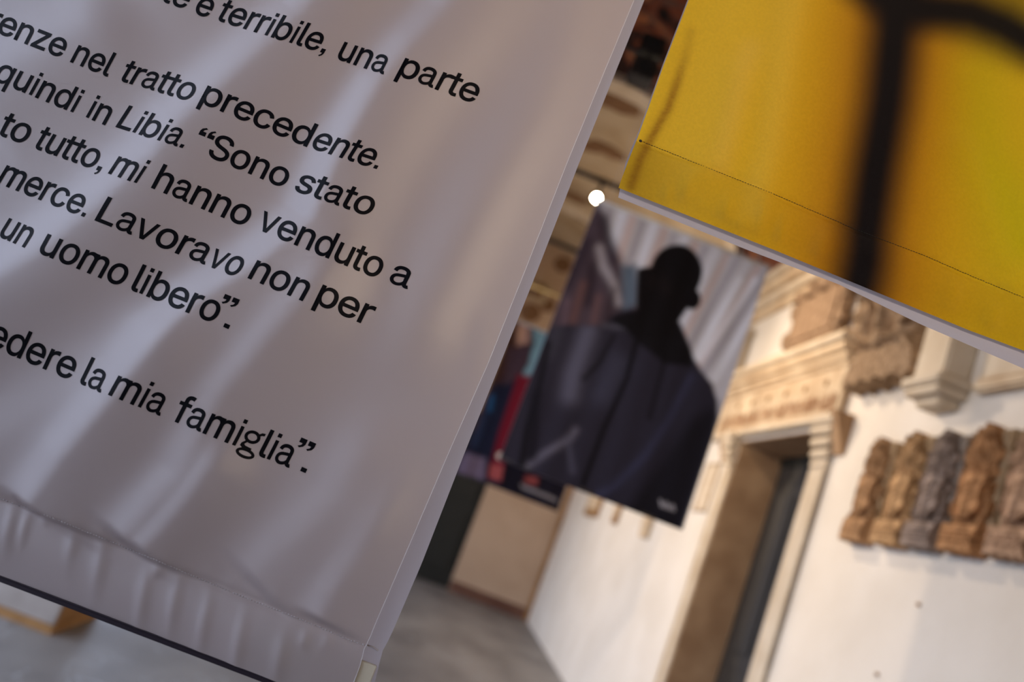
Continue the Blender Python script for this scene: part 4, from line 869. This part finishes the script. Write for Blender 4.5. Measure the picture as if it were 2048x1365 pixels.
sheet('printed_cloth', M['yellow'], yb, X, YY-Hy, Z, 0, yellow_paint(P))
Wb = np.array([hit(a, b, 1, YY+0.008) for a, b in ((1236, 396), (1495, 501), (1675, 569), (1843, 650), (2048, 738), (2300, 845))])
S2, T2 = np.meshgrid(np.linspace(0, 1, 90), np.linspace(0, 1, 60))
lzb, lxb = redge([(1398, -60), (1375, 0), (1327, 125), (1272, 277), (1267, 286), (1251, 325), (1236, 396)], YY+0.008)
Z2 = Wb[0, 2]+T2*(ZT-Wb[0, 2]); XL2 = np.interp(Z2, lzb, lxb); X2 = XL2+S2*(X1-XL2)
Z2 = Z2+(1-T2)*(np.interp(X2, Wb[:, 0], Wb[:, 2])-Wb[0, 2])
sheet('white_backing', M['satin_back'], yb, X2, np.full_like(X2, YY+0.008)-0.0035*np.exp(-((Z2-Wb[0, 2]-0.012)/0.012)**2), Z2)['label'] = 'white backing cloth showing below and beside the yellow print'
def on_yellow(px, py):
    q = hit(px, py, 1, YY); h = yellow_h(np.array([[px, py]], float))[0]; return hit(px, py, 1, YY-h-0.0003)
stitches('stitching', YST, 5.6, 4.4, 0.00045, M['thread_black'], yb, on_yellow, 0.4)['kind'] = 'stuff'
kn = on_yellow(1281, 282); MB().ball(kn, (0.0022, 0.0012, 0.0018), 10, 7).build('thread_knot', M['thread_black'], yb, True)
hang(yb, lx[0], X1, ZT, YY, 2.4)

# ---- posters further back
def soft_poly(P, poly, blur):
    """soft inside mask of a pixel polygon"""
    poly = [np.array(p, float) for p in poly]; inside = np.zeros(len(P), bool); best = np.full(len(P), 1e9)
    for a, b in zip(poly, poly[1:]+poly[:1]):
        c = (a[1] > P[:, 1]) != (b[1] > P[:, 1])
        with np.errstate(divide='ignore', invalid='ignore'):
            xi = (b[0]-a[0])*(P[:, 1]-a[1])/(b[1]-a[1]+1e-12)+a[0]
        inside ^= c & (P[:, 0] < xi)
        e = b-a; t = np.clip(((P-a)@e)/(e@e+1e-9), 0, 1); q = P-a-np.outer(t, e); best = np.minimum(best, np.hypot(q[:, 0], q[:, 1]))
    s = np.where(inside, best, -best); return ss(-blur, blur, s)
def z2(*pts): return [(920+a*0.5128, 400+b*0.5128) for a, b in pts]
LL_ = lambda r, g, b: np.array(lin(r, g, b)[:3])
def painter(P, base):
    c = np.zeros((len(P), 3)); c[:] = base
    def B(w, col): c[:] = c*(1-np.clip(w, 0, 1)[:, None])+np.array(col)*np.clip(w, 0, 1)[:, None]
    return c, B
def man_paint(P):
    c, B = painter(P, LL_(182, 182, 194))
    rs = random.Random(5)
    # curtain pleats fanning down to the left
    for k in range(17):
        x0 = 1225+k*22; top = (x0, 400+(x0-1190)*0.31); bot = (x0-120-k*5, 820)
        B(0.65*gz(P, [top, bot], 5+rs.random()*4), [LL_(140, 138, 154), LL_(206, 212, 232), LL_(186, 160, 158)][k % 3])
    for a, b in (((1510, 560), (1400, 720)), ((1480, 560), (1380, 740)), ((1520, 600), (1430, 760))): B(0.7*gz(P, [a, b], 7), LL_(222, 228, 246))
    B(soft_poly(P, z2((540, 0), (570, 60), (580, 140), (640, 260), (650, 330), (690, 290), (700, 440), (600, 510), (300, 540), (340, 330), (440, 130)), 14), LL_(66, 55, 66))
    for a, b, r_ in (((560, 80), (600, 230), 12), ((500, 170), (420, 330), 13), ((520, 260), (500, 400), 12), ((575, 300), (640, 440), 13), ((420, 420), (400, 480), 8)): B(0.7*gz(P, z2(a, b), r_), LL_(34, 26, 38))
    B(0.8*gz(P, z2((545, 190), (560, 260), (600, 330), (620, 400)), 10), LL_(150, 146, 158))
    B(0.6*gz(P, z2((480, 330), (440, 470)), 9), LL_(104, 74, 74)); B(0.6*gz(P, z2((540, 380), (520, 480)), 8), LL_(98, 72, 74)); B(0.6*gz(P, z2((600, 350), (570, 480)), 5), LL_(40, 30, 40))
    B(0.7*gz(P, z2((420, 400), (400, 500)), 8), LL_(96, 78, 90))
    B(soft_poly(P, z2((630, 260), (690, 250), (690, 410), (640, 430)), 9), LL_(84, 98, 118))
    B(soft_poly(P, z2((690, 270), (740, 262), (755, 330), (745, 440), (690, 440)), 5), LL_(12, 8, 14))
    body = z2((310, 500), (400, 488), (560, 492), (600, 445), (700, 420), (860, 480), (900, 590), (945, 670), (985, 720), (1004, 780), (1004, 850), (985, 930), (940, 1060), (860, 1300), (600, 1240), (120, 1100), (100, 1010), (150, 900), (190, 760), (240, 650))
    B(soft_poly(P, body, 5), LL_(38, 36, 50))
    B(0.75*gz(P, z2((500, 520), (470, 600), (440, 680), (430, 760)), 22)*soft_poly(P, body, 4), LL_(86, 86, 106))
    B(0.5*gz(P, z2((620, 640), (560, 760)), 26), LL_(66, 68, 90)); B(0.5*gz(P, z2((380, 520), (350, 600)), 16), LL_(58, 58, 70))
    B(0.8*gz(P, z2((250, 1050), (330, 990), (430, 930), (450, 900)), 8), LL_(94, 92, 110)); B(0.55*gz(P, z2((420, 930), (440, 1060)), 7), LL_(76, 76, 96))
    B(0.7*gz(P, z2((900, 690), (820, 850), (720, 1000), (600, 1120), (540, 1150)), 9), LL_(52, 54, 80))
    B(0.9*gz(P, z2((345, 560), (300, 760), (260, 900), (240, 1040)), 7), LL_(10, 9, 16)); B(0.8*gz(P, z2((300, 760), (280, 1000)), 12), LL_(16, 15, 26))
    B(0.95*gz(P, z2((695, 530), (650, 700), (560, 900), (480, 1110)), 6), LL_(8, 6, 12)); B(0.8*gz(P, z2((600, 530), (540, 640), (480, 700)), 5), LL_(14, 12, 18)); B(0.8*gz(P, z2((800, 620), (740, 850)), 6), LL_(16, 13, 20))
    B(0.7*soft_poly(P, z2((1000, 800), (1010, 860), (860, 1300), (620, 1240), (760, 1060), (900, 860)), 20), LL_(8, 7, 12))
    B(0.7*gz(P, z2((560, 490), (640, 500), (690, 520)), 5), LL_(78, 78, 92))
    hood = z2((585, 462), (640, 440), (700, 430), (850, 470), (870, 520), (905, 590), (905, 650), (800, 640), (700, 560), (640, 505))
    B(soft_poly(P, hood, 6), LL_(12, 10, 16))
    # head, ear, neck
    th_ = np.radians(15); dx = P[:, 0]-(920+843*0.5128); dy = P[:, 1]-(400+282*0.5128)
    u = dx*math.cos(th_)+dy*math.sin(th_); v = -dx*math.sin(th_)+dy*math.cos(th_)
    e = np.hypot(u/52.0, v/56.0); B(1-ss(0.93, 1.07, e), LL_(10, 7, 12))
    B(soft_poly(P, z2((700, 268), (740, 262), (945, 262), (930, 340), (890, 420), (850, 480), (860, 540), (700, 540), (690, 440), (692, 330)), 4), LL_(10, 7, 12))
    e = np.hypot((P[:, 0]-(920+905*0.5128))/17, (P[:, 1]-(400+388*0.5128))/21); B(1-ss(0.85, 1.15, e), LL_(9, 6, 12))
    B(0.5*gz(P, z2((790, 320), (800, 350)), 14), LL_(24, 17, 20)); B(0.35*gz(P, z2((745, 300), (740, 330)), 9), LL_(28, 20, 24))
    for k in range(5):
        B(0.8*gz(P, z2((782+k*12, 1172+k*5+(k % 2)*8), (787+k*12, 1196+k*4)), 2.4), LL_(170, 168, 178))
    return c
def red_paint(P):
    c, B = painter(P, LL_(30, 28, 46))
    B(soft_poly(P, z2((270, 440), (380, 500), (330, 640), (260, 700), (240, 690), (290, 560)), 5), LL_(122, 162, 182))
    B(soft_poly(P, z2((150, 430), (240, 460), (285, 500), (265, 560), (160, 700), (60, 900), (0, 900)), 7), LL_(66, 42, 36))
    B(soft_poly(P, z2((230, 470), (272, 500), (270, 560), (220, 570)), 6), LL_(178, 142, 132)); B(0.9*gz(P, z2((240, 500), (235, 540)), 6), LL_(205, 165, 140))
    B(soft_poly(P, z2((190, 580), (275, 570), (270, 640), (225, 690), (160, 740)), 6), LL_(70, 54, 66))
    B(soft_poly(P, z2((225, 680), (300, 690), (190, 960), (160, 1090), (110, 1080), (150, 900)), 6), LL_(112, 26, 46))
    B(soft_poly(P, z2((130, 720), (210, 720), (150, 900), (110, 1010), (40, 990), (80, 860)), 7), LL_(26, 30, 52))
    B(0.9*gz(P, z2((125, 770), (115, 820)), 6), LL_(36, 84, 130)); B(0.6*gz(P, z2((90, 850), (60, 950)), 9), LL_(44, 58, 88))
    B(soft_poly(P, z2((20, 985), (100, 1010), (95, 1095), (-40, 1060)), 6), LL_(112, 100, 124))
    B(soft_poly(P, z2((118, 1030), (170, 1040), (160, 1100), (112, 1085)), 4), LL_(158, 78, 80))
    B(1-ss(0.7, 1.2, np.hypot(P[:, 0]-(920+158*.5128), P[:, 1]-(400+1000*.5128))/8), LL_(214, 206, 200))
    B(soft_poly(P, z2((175, 1020), (410, 1110), (385, 1210), (160, 1115)), 4), LL_(22, 20, 34))
    B(soft_poly(P, z2((255, 1075), (305, 1085), (300, 1115), (250, 1105)), 4), LL_(130, 62, 62))
    for k in range(9): B(0.5*gz(P, z2((240+k*16, 1112+k*6.5+(k % 3)), (247+k*16, 1124+k*6.5)), 2.6), LL_(190, 186, 196))
    return c
M['poster'] = mat('printed_poster_cloth', (0.3, 0.3, 0.3, 1), 0.7, (0.93, 0.93, 0.93, 1), 60, attr='print', spec=0.1)
def poster(name, label, y, x0, x1, z0, z1, paint, nx, nz, rod_y, curl=0.0):
    t = thing(name, label, 'banner', (0, 0, 0))
    S, T = np.meshgrid(np.linspace(0, 1, nx), np.linspace(0, 1, nz)); X = x0+S*(x1-x0); Z = z0+T*(z1-z0)
    P = np.stack(proj(np.stack([X.ravel(), np.full(X.size, y), Z.ravel()], 1)), 1)
    H = 0.006*np.sin(X*17)*(1-T)+0.004*np.sin(X*41+Z)
    sheet('printed_cloth', M['poster'], t, X, y-H, Z, 0.001, paint(P))
    sheet('white_backing', M['satin_back'], t, X[::42, ::-1][:, ::13], y+0.02+0*X[::42, ::-1][:, ::13], Z[::42, ::-1][:, ::13], 0.001)
    MB().tube([(x0, y+0.008, z0+0.01), (x1, y+0.008, z0+0.01)], 0.006, 8).build('bottom_batten', M['iron'], t, True)
    hang(t, x0, x1, z1, y, rod_y)
    return t
poster('portrait_banner', 'hanging banner printed with a figure in a dark hooded jacket against a pale curtain', 4.0, 0.215, 1.18, 1.812, 3.255, man_paint, 300, 430, 4.3)
poster('street_banner', 'smaller hanging banner with crimson, navy and sky blue print, behind the hooded figure banner', 7.2, 0.07, 1.03, 1.74, 3.20, red_paint, 220, 330, 8.08)
